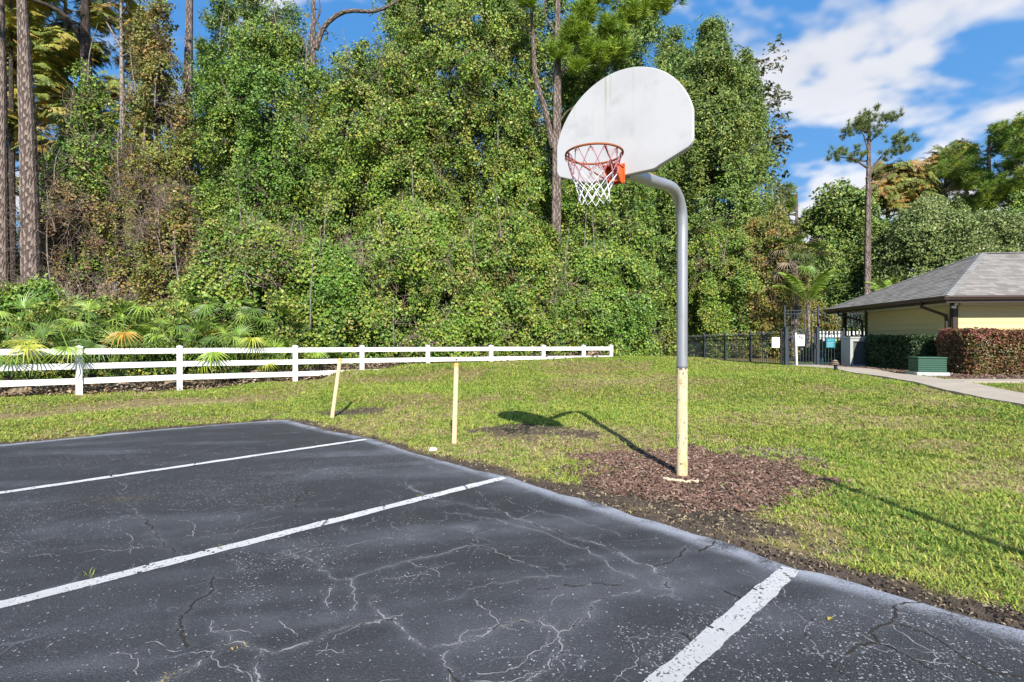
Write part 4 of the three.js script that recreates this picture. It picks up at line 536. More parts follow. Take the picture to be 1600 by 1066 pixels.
// a leafy tree or a heap of vines: an envelope of lobes round a trunk
// prof: [share of height, radius] pairs; n: sprays
function leafTree(o) {
  const R = rng(o.seed), X = gx(o.px, o.Z), y0 = o.y0 ?? hgt(X, o.Z), top = gy(o.top, o.Z), H = top - y0, root = thing(o.name, o.label, o.cat ?? 'tree', [X, y0, -o.Z], 0, o.group), rw = o.hw / F * o.Z;
  const prof = o.prof ?? [[0, 0.75], [0.25, 1], [0.6, 0.95], [0.85, 0.6], [1, 0.15]];
  const rad = (t) => { for (let i = 1; i < prof.length; i++) if (t <= prof[i][0]) { const [a, ra] = prof[i - 1], [b, rb] = prof[i]; return lerp(ra, rb, (t - a) / (b - a)) * rw; } return prof.at(-1)[1] * rw; };
  const lobes = [], nL = o.lobes ?? Math.round(H * rw * 3.4), lr = o.lr ?? 0.75;
  for (let i = 0; i < nL; i++) { const t = (o.t0 ?? 0.0) + (1 - (o.t0 ?? 0)) * R(), r0 = rad(t), a = R() * 6.283, q = r0 * Math.sqrt(0.15 + 0.85 * R()), r = lr * (0.45 + 1.15 * R() * R()) * Math.min(1, 0.45 + r0 / 1.6); lobes.push({ c: V(Math.cos(a) * q, t * (H - r * 0.8), Math.sin(a) * q * 0.8 * (o.deep ?? 1)), r, sy: o.sy ?? 0.85, sx: 1.05 }); }
  const tr = o.trunk ?? 0.13, lean = (R() - 0.5) * 0.8, tops = V(lean, H * 0.86, -0.2);
  const tk = part(root, 'trunk', limb([V(0, -0.3, 0), V(lean * 0.2 + 0.1, H * 0.3, 0.05), V(lean * 0.5 - 0.1, H * 0.6, -0.1), tops], [tr * 1.25, tr, tr * 0.75, tr * 0.25], 9, 0.2, o.seed), BARK[o.bark ?? 'dark']);
  const nb = o.limbs ?? 6; for (let i = 0; i < nb; i++) { const l = lobes[Math.floor(R() * lobes.length)], t = clamp((l.c.y / H) - 0.12 - 0.1 * R(), 0.08, 0.85), a = V(lean * t, H * 0.9 * t, 0); part(tk, 'limb', limb([a, a.clone().lerp(l.c, 0.5).add(V(0, -0.15, 0)), l.c], [tr * 0.42, tr * 0.25, tr * 0.1], 6, 0.2, i + o.seed), BARK[o.bark ?? 'dark']); }
  const drape = o.drape ?? ((o.spr ?? 'vine') === 'vine' && !o.skin ? 0.62 : 0.3), spots = skin(lobes, Math.round(o.n * (1 - drape)), R, o.size ?? 1, o.skin);
  // the drapery: leaves hung over the whole envelope in long uneven folds, with holes
  for (let i = 0, made = 0; made < o.n * drape && i < o.n * 6; i++) {
    const t = (o.t0 ?? 0) + (1 - (o.t0 ?? 0)) * R(), r0 = rad(t); if (R() > 0.25 + 0.75 * r0 / rw) continue; let a = R() * 6.283; if (Math.sin(a) < -0.1 && R() < 0.75) continue;
    const hN = 0.86 + 0.22 * fbm(Math.cos(a) * 1.6 + o.seed, Math.sin(a) * 1.6, 3), y = t * H * hN, ca = Math.cos(a), sa = Math.sin(a), fu = ca * rw * 1.1 + o.seed * 3.7, fv = sa * rw * 1.1;
    const fold = fbm(fu * 0.9 + fv, y * 0.33 + fv, 3), mid = fbm(fu * 2.6, y * 1.5 + fv * 2.6, 3), fine = fbm(fu * 6 + fv * 6, y * 5, 2); if (fbm(fu * 1.7 + 30, y * 0.8 + fv * 1.7, 3) < (o.hole ?? 0.39) + 0.05 * R() + (o.cat === 'thicket' ? 0.09 * (1 - ss(t, 0.1, 0.6)) : 0)) continue;
    const q = r0 * (0.36 + 0.8 * fold + 0.45 * (mid - 0.5)) + 0.9 * (fold - 0.45) + 0.95 * (mid - 0.5) + 0.4 * (fine - 0.5) - 0.5 * R() * R() + 0.32; made++;
    spots.push({ p: V(ca * q, y + 0.15 * (R() - 0.5), sa * q * 0.85), n: V(ca * 0.55 + (R() - 0.5) * 1.1, 0.45 + (R() - 0.5) * 0.9, sa * 0.55 + 0.2 + (R() - 0.5) * 1.1).normalize(), s: (o.size ?? 1) * (0.5 + 0.75 * R()) });
  }
  // hanging vine strands
  for (let i = 0; i < (o.strands ?? 0) * 1.6; i++) { const l = lobes[Math.floor(R() * lobes.length)], a = R() * 3.14, p = l.c.clone().add(V(Math.cos(a) * l.r, -l.r * 0.2, Math.abs(Math.sin(a)) * l.r)); const L = 0.5 + R() * 1.7; for (let k = 0; k < L / 0.11; k++) { const q = p.clone().add(V((R() - 0.5) * 0.1, -k * 0.11, (R() - 0.5) * 0.1)); if (q.y < 0.25) break; spots.push({ p: q, n: V((R() - 0.5), 0.4, 0.8).normalize(), s: 0.34 + 0.22 * R() }); } }
  foliage(root, o.part ?? 'crown', SPR[o.spr ?? 'vine'], spots, PAL[o.pal ?? 'vine'], o.seed, leafMat, o.patch);
  if (o.inner) foliage(root, 'inner_leaves', SPR.big, lobes.filter(() => R() < o.inner).map((l) => ({ p: l.c.clone().add(V(0, 0, -0.2)), n: V(R() - 0.5, 0.6, 0.5).normalize(), s: 0.55 + 0.4 * R() })), PAL.green, o.seed + 1);
  if (o.strands) for (let i = 0; i < 7; i++) { const l = lobes[Math.floor(R() * lobes.length)], p = V(l.c.x, Math.max(0.6, l.c.y), Math.abs(l.c.z) + l.r * 0.75), L = 1 + 2 * R(), lean2 = (R() - 0.5) * 0.9; part(root, 'bare_stem', limb([p, p.clone().add(V(lean2 * 0.4, L * 0.5, 0.08)), p.clone().add(V(lean2, L, -0.05))], [0.03, 0.022, 0.008], 6, 0.3, i), BARK.pale); }
  if (o.twigs) foliage(root, 'bare_stems', twigGeo, skin(lobes, Math.round(o.twigs * 1.35), R, 1.2, { front: 0.8, out: 0.3 }), twigPal, o.seed + 2, dullMat);
  return root;
}
// ------------------------------------------------------------------ the woods behind the white fence
const VG = 'vine-hung trees behind the white fence';
const col5 = [[0, 0.6], [0.2, 1], [0.75, 1], [0.93, 0.7], [1, 0.3]], dome = [[0, 1], [0.4, 0.98], [0.7, 0.8], [0.9, 0.5], [1, 0.2]], spire = [[0, 0.9], [0.3, 1], [0.6, 0.8], [0.85, 0.45], [1, 0.08]];
[
  { px: 425, Z: 23.5, top: 48, hw: 98, n: 8200, prof: col5, pal: 'green', label: 'tall round-topped vine-covered tree left of the bare leaning pine trunk', strands: 60, twigs: 110, lobes: 120 },
  { px: 590, Z: 23, top: 78, hw: 92, n: 8200, prof: col5, label: 'broad vine-smothered tree under the arching bare branch', strands: 60, twigs: 120, lobes: 120 },
  { px: 730, Z: 24, top: -70, hw: 118, n: 11000, prof: col5, label: 'tallest vine-covered tree with yellowing upper leaves', strands: 70, twigs: 110, lobes: 170 },
  { px: 938, Z: 24.5, top: 40, hw: 76, n: 7600, prof: col5, label: 'vine-covered tree standing directly behind the white backboard', strands: 50, twigs: 60, lobes: 120, pal: 'green' },
  { px: 650, Z: 20.6, top: 322, hw: 130, n: 6800, prof: dome, label: 'broad vine heap with dark hollow below, behind the middle of the fence', strands: 80, twigs: 90, name: 'vine_thicket', cat: 'thicket' },
  { px: 395, Z: 18.3, top: 342, hw: 108, n: 7000, prof: dome, label: 'rounded bright vine mound rising beside the palmettos', strands: 40, twigs: 110, name: 'vine_thicket', cat: 'thicket' },
  { px: 505, Z: 19.2, top: 380, hw: 90, n: 5200, prof: dome, pal: 'green', label: 'low vine mound with brown bare stems next to the bright mound', strands: 40, twigs: 150, name: 'vine_thicket', cat: 'thicket' },
  { px: 800, Z: 21.6, top: 335, hw: 105, n: 5600, prof: dome, label: 'yellow-green vine heap left of the forked pine foot', strands: 80, twigs: 90, name: 'vine_thicket', cat: 'thicket' },
  { px: 930, Z: 22.4, top: 385, hw: 85, n: 5200, prof: dome, pal: 'green', label: 'deep green thicket right of the forked pine foot', strands: 50, twigs: 40, name: 'vine_thicket', cat: 'thicket' },
  { px: 955, Z: 24.6, top: 340, hw: 48, n: 5200, prof: dome, label: 'mixed green thicket behind the young palm', strands: 70, twigs: 70, name: 'vine_thicket', cat: 'thicket' },
  { px: 1135, Z: 30, top: 345, hw: 88, n: 6000, prof: dome, pal: 'vine', label: 'olive vine heap draping over the low iron fence', strands: 110, twigs: 110, name: 'vine_thicket', cat: 'thicket' },
  { px: 1200, Z: 28.5, top: 335, hw: 52, n: 3600, prof: dome, pal: 'autumn', label: 'yellowing thicket at the end of the woods beside the cabbage palm', strands: 60, twigs: 60, name: 'vine_thicket', cat: 'thicket' },
  { px: 1050, Z: 39, top: 40, hw: 80, n: 7000, prof: spire, spr: 'oval', pal: 'gum', label: 'tall leafy tree right of the backboard with sky between its tops', lobes: 110 },
  { px: 1110, Z: 31, top: 28, hw: 74, n: 8600, prof: [[0, 1], [0.5, 1], [0.7, 0.75], [0.88, 0.42], [1, 0.06]], spr: 'oval', pal: 'gum', label: 'tall pointed sweetgum rising above the hoop pole', lobes: 120 },
  { px: 1162, Z: 32, top: 78, hw: 36, n: 4200, prof: [[0, 1], [0.5, 1.0], [0.8, 0.7], [1, 0.1]], spr: 'oval', pal: 'gum', label: 'slim dark leafy tree at the outer edge of the tall woods', lobes: 80 },
  { px: 248, Z: 22.5, top: -10, hw: 34, n: 2300, prof: [[0, 0.9], [0.4, 1], [0.8, 0.9], [1, 0.3]], pal: 'autumn', hole: 0.45, label: 'narrow tree column wrapped in russet and green vine', strands: 30, twigs: 160, lobes: 60, lr: 0.55 },
  { px: 140, Z: 22, top: 120, hw: 54, n: 2100, hole: 0.46, inner: 0.05, t0: 0.36, prof: [[0, 0.4], [0.35, 0.7], [0.6, 1], [1, 0.2]], pal: 'green', label: 'dark green leafy tree between the two big pine trunks', strands: 30, twigs: 80, lobes: 60 },
  { px: 118, Z: 20.8, top: 250, hw: 46, n: 430, prof: col5, lobes: 26, lr: 0.55, skin: { front: 0.2, inset: 0.95, out: 0.4 }, pal: 'brown', inner: 0, label: 'brown tangle of dead vines beside the large pale pine', strands: 20, twigs: 110, name: 'vine_thicket', cat: 'thicket' },
  { px: 205, Z: 21.5, top: 235, hw: 40, n: 430, prof: col5, lobes: 26, lr: 0.55, skin: { front: 0.2, inset: 0.95, out: 0.4 }, pal: 'autumn', inner: 0, label: 'open tangle of russet vines over the pale broken snag', strands: 24, twigs: 90, name: 'vine_thicket', cat: 'thicket' },
  { px: 405, Z: 29.5, top: -70, hw: 80, n: 4200, prof: col5, pal: 'gum', spr: 'oval', label: 'tall leafy tree rising behind the round-topped vine tree', lobes: 90 },
  { px: 690, Z: 30, top: -90, hw: 70, n: 4000, prof: col5, pal: 'gum', spr: 'oval', label: 'tall shaded tree between the two highest vine trees', lobes: 80 },
  { px: 1305, Z: 24.9, top: 538, hw: 34, n: 1500, prof: dome, pal: 'green', label: 'dark low shrub in the yard beyond the teal sign', name: 'leafy_shrub', cat: 'shrub', lr: 0.4 },
  { px: 275, Z: 20.3, top: 290, hw: 40, n: 1100, hole: 0.46, prof: col5, lr: 0.5, pal: 'autumn', inner: 0.05, label: 'russet vine clump climbing next to the bright mound', strands: 30, twigs: 260, name: 'vine_thicket', cat: 'thicket' },
  { px: 60, Z: 17.5, top: 440, hw: 60, n: 2400, prof: dome, pal: 'green', label: 'leafy green shrub heap over the palmettos at the big pines', twigs: 30, name: 'leafy_shrub', cat: 'shrub', lr: 0.5 },
  { px: 150, Z: 16.2, top: 468, hw: 95, n: 2800, prof: dome, pal: 'vine', label: 'low vine shrub filling the gaps among the palmetto fans', twigs: 30, name: 'leafy_shrub', cat: 'shrub', lr: 0.45 },
  { px: 300, Z: 16.6, top: 478, hw: 66, n: 2200, prof: dome, pal: 'vine', label: 'low vine shrub at the right end of the palmetto patch', twigs: 40, name: 'leafy_shrub', cat: 'shrub', lr: 0.45 },
  { px: 330, Z: 28, top: 95, hw: 58, n: 3200, prof: col5, pal: 'gum', label: 'shaded tree glimpsed behind the round-topped vine tree', lobes: 60 },
  { px: 545, Z: 28, top: 190, hw: 60, n: 3000, prof: col5, pal: 'gum', label: 'shaded tree behind the bare arching branch', lobes: 60 },
  { px: 630, Z: 27.5, top: -50, hw: 66, n: 4200, prof: spire, pal: 'gum', label: 'dark-leaved tree with open top right of the blue sky gap', lobes: 66, spr: 'oval' },
  { px: 830, Z: 28, top: -40, hw: 70, n: 4600, prof: col5, pal: 'gum', spr: 'oval', label: 'tall leafy tree behind the forked pine', lobes: 84 },
  { px: 985, Z: 30, top: -10, hw: 62, n: 3600, prof: col5, pal: 'gum', spr: 'oval', label: 'open leafy tree seen past the top of the backboard', lobes: 60 },
].forEach((o, i) => leafTree({ name: 'vine_tree', seed: 100 + i * 7, inner: 0.25, group: VG, ...o }));

// ------------------------------------------------------------------ pines: bare boles with needle crowns
function pine(o) {
  const R = rng(o.seed), X = gx(o.px, o.Z), y0 = hgt(X, o.Z), H = gy(o.top, o.Z) - y0, root = thing(o.name ?? 'pine_tree', o.label, 'tree', [X, y0, -o.Z], 0, o.group), dx = ((o.topPx ?? o.px) - o.px) / F * o.Z, r = o.r;
  const bole = part(root, 'trunk', limb([V(0, -0.4, 0), V(dx * 0.3 + (o.bow ?? 0), H * 0.33, 0), V(dx * 0.62 + (o.bow ?? 0) * 0.8, H * 0.66, 0), V(dx, H, 0)], [r * 1.2, r, r * 0.8, r * 0.3], 14, 0.18, o.seed), BARK[o.bark ?? 'pine']);
  const at = (t) => V(dx * t + (o.bow ?? 0) * Math.sin(t * 2.6), H * t, 0), spots = [];
  const tufts = (c, n, s, rr) => { for (let i = 0; i < n; i++) { const d = V(R() - 0.5, (R() - 0.35) * 0.7, R() - 0.5).multiplyScalar(rr * 2); spots.push({ p: c.clone().add(d), n: V(d.x * 0.7, 0.5 + R() * 0.5, d.z * 0.7).normalize(), s: s * (0.7 + 0.6 * R()) }); } };
  for (let i = 0; i < (o.nb ?? 16); i++) { const t = lerp(o.c0 ?? 0.6, 0.98, (i + R()) / (o.nb ?? 16)), L = (o.bl ?? 2) * (1.1 - 0.75 * ((t - (o.c0 ?? 0.6)) / (1 - (o.c0 ?? 0.6)))) * (0.6 + 0.6 * R()), a = R() * 6.283, b = at(t), m = b.clone().add(V(Math.cos(a) * L * 0.55, L * (0.05 + 0.15 * R()), Math.sin(a) * L * 0.55)), e = b.clone().add(V(Math.cos(a) * L, L * (0.2 + 0.3 * R()), Math.sin(a) * L)); part(bole, 'limb', limb([b, m, e], [r * 0.32, r * 0.2, r * 0.06], 6, 0.2, i), BARK[o.bark ?? 'pine']); const nt = o.tufts ?? 16; tufts(e, nt, o.ts ?? 1, o.tr ?? 0.55); tufts(m.clone().lerp(e, 0.5), Math.round(nt * 0.6), o.ts ?? 1, (o.tr ?? 0.55) * 0.8); }
  if (o.branches) for (const [list, rr] of o.branches) part(bole, 'bare_branch', limb(list.map(([px, py, dz]) => V(gx(px, o.Z) - X, gy(py, o.Z) - y0, dz ?? 0)), rr, 8, 0.2, 3), BARK[o.bark ?? 'pine']);
  if (o.clumps) for (const [px, py, n, rr, dz] of o.clumps) tufts(V(gx(px, o.Z) - X, gy(py, o.Z) - y0, dz ?? 0.2), n, o.ts ?? 1, rr);
  if (spots.length) foliage(root, 'crown', SPR[o.spr ?? 'pine'], spots, PAL[o.pal ?? 'pine'], o.seed, leafMat, 0.8);
  return root;
}
const PG = 'pine trunks standing in the woods';
[
  { px: 52, topPx: 32, Z: 19.5, top: -90, r: 0.30, c0: 0.9, nb: 5, label: 'large straight pine with pale grey-brown plated bark', bow: 0.05 },
  { px: 4, topPx: 2, Z: 21, top: -120, r: 0.22, c0: 0.92, nb: 4, label: 'grey-barked pine beside the large pale pine' },
  { px: 139, topPx: 133, Z: 22.8, top: -110, r: 0.27, c0: 0.88, nb: 6, bark: 'dark', label: 'dark-barked pine behind the green leafy tree', branches: [[[[134, 78], [110, 30, 0.3], [60, 12, 0.6], [-20, 12, 0.9]], [0.1, 0.07, 0.03]]] },
  { px: 286, topPx: 300, Z: 24, top: -120, r: 0.24, c0: 0.92, nb: 4, label: 'tall leaning grey pine beside the russet vine column' },
  { px: 483, topPx: 491, Z: 24, top: -60, r: 0.19, c0: 0.97, nb: 2, tufts: 6, label: 'slim pine with one long bare arching branch', branches: [[[[494, 78], [508, 45, 0.1], [540, 24, 0.2], [590, 25, 0.3], [620, 12, 0.3], [650, -12, 0.3]], [0.13, 0.10, 0.07, 0.04]], [[[488, 45], [500, 22], [498, -10]], [0.06, 0.04, 0.02]]] },
  { px: 868, topPx: 872, Z: 21.9, top: -90, r: 0.21, c0: 0.97, nb: 3, label: 'forked pine with bright needle tufts beside the backboard', tr: 0.5, ts: 1.2, pal: 'brightpine', branches: [[[[864, 232], [852, 175, 0.1], [838, 130, 0.1], [833, 60, 0], [828, -20, 0]], [0.13, 0.11, 0.085, 0.05]], [[[874, 120], [895, 95, 0.2], [940, 70, 0.3], [985, 40, 0.3], [1030, 18, 0.2]], [0.08, 0.05, 0.03, 0.015]], [[[866, 205], [885, 178, 0.2], [915, 160, 0.2]], [0.06, 0.035, 0.02]], [[[836, 60], [812, 40, 0.1], [800, 28, 0.1]], [0.04, 0.025, 0.012]], [[[873, 60], [905, 30, 0.2], [950, 0, 0.3]], [0.06, 0.04, 0.02]], [[[870, 55], [850, 20, 0], [855, -20, 0]], [0.05, 0.04, 0.02]]], clumps: [[895, 70, 76, 0.48, 0.7], [925, 100, 64, 0.46, 0.7], [950, 62, 76, 0.48, 0.7], [985, 40, 64, 0.48, 0.7], [1020, 25, 64, 0.44, 0.7], [908, 42, 57, 0.46, 0.7], [960, 92, 38, 0.34, 0.7], [870, 95, 30, 0.34, 0.7], [822, 18, 34, 0.34, 0.7], [930, 15, 57, 0.52, 0.7], [1045, 12, 38, 0.34, 0.7], [900, 120, 26, 0.29, 0.7]] },
  { px: 195, topPx: 190, Z: 31, top: -40, r: 0.18, bark: 'pale', c0: 0.75, nb: 12, spr: 'plume', pal: 'cypress', label: 'pale grey cypress trunk far back between the pines', tufts: 10, tr: 0.7, branches: [[[[191, 78], [170, 40], [150, 10]], [0.07, 0.05, 0.02]], [[[190, 60], [215, 25], [222, -5]], [0.06, 0.04, 0.02]]] },
  { px: 20, topPx: 18, Z: 30, top: -30, r: 0.16, bark: 'dark', c0: 0.8, nb: 8, spr: 'plume', pal: 'cypress', label: 'thin dark trunk far back beyond the grey-barked pine', tufts: 9 },
  { px: 100, topPx: 104, Z: 33, top: -60, r: 0.2, bark: 'pale', c0: 0.42, nb: 50, bl: 4.2, spr: 'plume', pal: 'cypress', label: 'feathery yellow-green cypress between the big pines', tufts: 42, tr: 0.9, ts: 1.15 },
  { px: -20, topPx: -16, Z: 34, top: -60, r: 0.2, bark: 'pale', c0: 0.42, nb: 42, bl: 3.6, spr: 'plume', pal: 'cypress', label: 'feathery cypress behind the leftmost pine boles', tufts: 42, tr: 0.9, ts: 1.15 },
  { px: 225, topPx: 228, Z: 36, top: 20, r: 0.2, bark: 'dark', c0: 0.3, nb: 26, bl: 2.8, spr: 'plume', pal: 'cypress', label: 'dim cypress crown behind the russet vine column', tufts: 22, tr: 0.8, ts: 1.3 },
  { px: 380, topPx: 384, Z: 31, top: -50, r: 0.2, c0: 0.55, nb: 22, bl: 2.6, label: 'green needled pine crown above the round-topped vine tree', tufts: 18, ts: 1.2 },
  { px: 190, topPx: 186, Z: 24.5, top: 200, r: 0.14, bark: 'pale', c0: 0.98, nb: 1, tufts: 0, label: 'pale broken snag in the brown tangle' },
  { px: 262, topPx: 258, Z: 21.6, top: 300, r: 0.1, bark: 'pale', c0: 0.98, nb: 1, tufts: 0, label: 'short pale dead stub beside the russet clump' },
].forEach((o, i) => pine({ seed: 700 + i * 5, group: PG, ...o }));

// ------------------------------------------------------------------ trees beyond the yard and the building
const BG = 'trees beyond the yard';
pine({ px: 1354, topPx: 1358, Z: 33, top: 178, r: 0.2, c0: 0.8, nb: 3, bl: 0.9, tufts: 8, ts: 0.9, tr: 0.4, seed: 901, pal: 'willow', label: 'lone tall pine with open tufted crown against the sky', group: BG, branches: [[[[1354, 280], [1372, 250], [1390, 235], [1408, 228]], [0.098, 0.07, 0.042, 0.021]], [[[1354, 262], [1330, 248], [1305, 246]], [0.07, 0.049, 0.021]], [[[1355, 300], [1370, 290], [1384, 270]], [0.07, 0.042, 0.021]], [[[1356, 235], [1345, 205], [1332, 200]], [0.056, 0.035, 0.021]], [[[1357, 225], [1378, 200], [1392, 186]], [0.056, 0.035, 0.021]]], clumps: [[1300, 246, 25, 0.59], [1322, 242, 24, 0.52], [1338, 250, 16, 0.45], [1410, 228, 28, 0.59], [1394, 222, 22, 0.52], [1385, 245, 16, 0.45], [1330, 204, 24, 0.52], [1342, 192, 22, 0.45], [1356, 182, 25, 0.52], [1378, 190, 24, 0.52], [1392, 186, 16, 0.37], [1366, 212, 16, 0.45], [1320, 214, 14, 0.37], [1400, 238, 16, 0.45]] });
pine({ px: 1540, topPx: 1545, Z: 50, top: 212, r: 0.34, c0: 0.45, nb: 20, bl: 4.6, tufts: 30, ts: 1.9, tr: 1.1, seed: 905, label: 'broad bright pine crown above the roof ridge', group: BG });
pine({ px: 1592, topPx: 1590, Z: 47, top: 204, r: 0.34, c0: 0.45, nb: 20, bl: 4.2, tufts: 30, ts: 1.9, tr: 1.1, seed: 909, label: 'bright pine beside the broad pine crown over the ridge', group: BG });
pine({ px: 1476, topPx: 1478, Z: 54, top: 228, r: 0.3, c0: 0.5, nb: 20, bl: 3.2, tufts: 22, ts: 2.2, tr: 1.0, seed: 913, spr: 'plume', pal: 'rust', label: 'orange-brown cypress top left of the bright pines', group: BG });
pine({ px: 1245, topPx: 1245, Z: 54, top: 300, r: 0.25, c0: 0.62, nb: 14, bl: 2.8, tufts: 20, ts: 1.9, tr: 0.8, seed: 917, label: 'small round pine crown above the cabbage palm', group: BG });
pine({ px: 1385, topPx: 1388, Z: 52, top: 268, r: 0.3, c0: 0.4, nb: 28, bl: 4.2, tufts: 26, ts: 2.2, tr: 1.1, seed: 921, spr: 'plume', pal: 'rust', label: 'golden cypress crown right of the lone pine', group: BG });
pine({ px: 1432, topPx: 1434, Z: 58, top: 290, r: 0.3, c0: 0.4, nb: 22, bl: 3.6, tufts: 22, ts: 2.2, tr: 1.0, seed: 925, spr: 'plume', pal: 'rust', label: 'dull orange cypress between the golden and brown tops', group: BG });
[
  { px: 1312, Z: 42, top: 285, hw: 46, n: 2600, prof: col5, pal: 'gum', spr: 'big', size: 0.8, label: 'dark broadleaf tree left of the lone pine', lr: 1.1 },
  { px: 1285, Z: 38, top: 375, hw: 50, n: 2600, prof: dome, pal: 'gum', spr: 'oval', size: 1.3, label: 'low green tree above the tall iron fence', lr: 0.9 },
  { px: 1225, Z: 40, top: 345, hw: 40, n: 2200, prof: dome, pal: 'autumn', spr: 'oval', size: 1.4, label: 'yellow-green tree behind the cabbage palm', lr: 1.0 },
  { px: 1455, Z: 34, top: 310, hw: 92, n: 6400, prof: dome, pal: 'willow', spr: 'small', size: 2.6, label: 'wide grey-green willow-like tree behind the roof', lr: 0.95 },
  { px: 1370, Z: 37, top: 345, hw: 45, n: 2400, prof: dome, pal: 'gum', spr: 'oval', size: 1.3, label: 'green tree directly behind the low end of the roof', lr: 0.95 },
  { px: 1548, Z: 36, top: 330, hw: 66, n: 4200, prof: dome, pal: 'willow', spr: 'small', size: 2.6, label: 'grey-green tree behind the roof ridge', lr: 0.95 },
  { px: 1610, Z: 38, top: 296, hw: 60, n: 3600, prof: dome, pal: 'green', spr: 'oval', size: 1.4, label: 'dark green tree under the bright pines', lr: 1.0 },
  { px: 1260, Z: 29.5, top: 470, hw: 46, n: 2200, prof: dome, pal: 'autumn', label: 'olive shrub seen through the tall iron fence', name: 'leafy_shrub', cat: 'shrub', lr: 0.6 },
  { px: 1325, Z: 30.5, top: 478, hw: 50, n: 2200, prof: dome, pal: 'willow', label: 'grey-green shrub behind the white picket railing', name: 'leafy_shrub', cat: 'shrub', lr: 0.6 },
  { px: 1055, Z: 41, top: 330, hw: 80, n: 3000, prof: dome, pal: 'gum', spr: 'big', size: 0.8, label: 'shaded wood edge tree far behind the hoop pole', lr: 1.1 },
].forEach((o, i) => leafTree({ name: 'background_tree', seed: 1300 + i * 7, group: BG, inner: 0.5, trunk: 0.2, ...o }));
// the depth of the wood: a dim far mass of leaves and stems that reads as one
{
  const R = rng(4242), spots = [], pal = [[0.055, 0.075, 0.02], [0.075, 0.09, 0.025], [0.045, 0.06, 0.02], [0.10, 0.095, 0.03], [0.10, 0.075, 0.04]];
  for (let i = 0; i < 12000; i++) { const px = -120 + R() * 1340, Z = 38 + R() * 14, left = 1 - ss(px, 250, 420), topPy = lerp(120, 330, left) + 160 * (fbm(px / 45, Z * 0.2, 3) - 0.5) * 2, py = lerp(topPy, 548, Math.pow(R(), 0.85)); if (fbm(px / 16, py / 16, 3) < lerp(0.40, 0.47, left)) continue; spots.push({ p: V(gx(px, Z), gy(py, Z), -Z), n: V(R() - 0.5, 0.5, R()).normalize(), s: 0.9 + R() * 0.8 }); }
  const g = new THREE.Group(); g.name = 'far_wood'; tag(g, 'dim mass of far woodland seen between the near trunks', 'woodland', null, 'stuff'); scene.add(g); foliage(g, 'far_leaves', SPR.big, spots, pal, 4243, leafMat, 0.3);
  const st = []; for (let i = 0; i < 60; i++) { const px = -60 + R() * 560, Z = 27 + R() * 14, X = gx(px, Z), r = 0.05 + R() * 0.11, y = hgt(X, Z); st.push(limb([V(X, y - 0.2, -Z), V(X + (R() - 0.5) * 0.5, y + 6, -Z), V(X + (R() - 0.5) * 1.2, y + 11 + R() * 5, -Z)], [r, r * 0.85, r * 0.5], 7, 0.2, i)); }
  part(g, 'far_stems', merge(st), BARK.pale, 'stuff');
}
// ------------------------------------------------------------------ palmettos, palms
function fan(seed, n, len, spread, droop, stalk) { // a fan leaf: folded blades from a hub, on a stalk; lies along +z, up +y
  const R = rng(seed), T = new Tris();
  for (let i = 0; i < n; i++) { const a = lerp(-spread, spread, i / (n - 1)) + (R() - 0.5) * 0.06, L = len * (0.78 + 0.22 * Math.cos(a * 0.7)) * (0.88 + 0.2 * R()), w = len * 0.03, k = 0.65 + 0.7 * R(), col = [k * (1 + 0.15 * (R() - 0.5)), k, k], d = V(Math.sin(a), 0, Math.cos(a)), s = V(Math.cos(a), 0, -Math.sin(a)); let p = [V(0, 0, 0), V(0, 0, 0)], m0 = V(0, 0, 0); for (let q = 1; q <= 4; q++) { const t = q / 4, c = d.clone().multiplyScalar(L * t).add(V(0, 0.10 * L * Math.sin(t * 2) - droop * L * t * t * t * (0.7 + 0.6 * R()), 0)), ww = w * Math.sin(Math.min(1, t * 1.25 + 0.15) * Math.PI * 0.92) * (q === 4 ? 0 : 1), l = c.clone().addScaledVector(s, ww).add(V(0, ww * 0.7, 0)), r = c.clone().addScaledVector(s, -ww).add(V(0, ww * 0.7, 0)); T.quad(arr(m0), arr(p[0]), arr(l), arr(c), col).quad(arr(m0), arr(c), arr(r), arr(p[1]), col.map((v) => v * 0.92)); p = [l, r]; m0 = c; } }
  const sw = 0.011; for (const [ax, ay] of [[sw, 0], [0, sw]]) T.quad([ax, ay, 0], [-ax, -ay, 0], [-ax, -ay - stalk * 0.25, -stalk], [ax, ay - stalk * 0.25, -stalk], [0.9, 0.95, 0.9]);
  return T.geo();
}
const FAN = [fan(1, 15, 0.66, 1.5, 0.40, 0.6), fan(2, 14, 0.62, 1.35, 0.62, 0.7), fan(3, 16, 0.70, 1.7, 0.25, 0.55)];
const fanMat = [[0.125, 0.22, 0.03], [0.21, 0.31, 0.04], [0.08, 0.145, 0.026], [0.32, 0.34, 0.035], [0.36, 0.22, 0.03], [0.30, 0.23, 0.15]].map((c) => new THREE.MeshStandardMaterial({ color: lin(...c), roughness: 0.5, vertexColors: true, side: THREE.DoubleSide }));
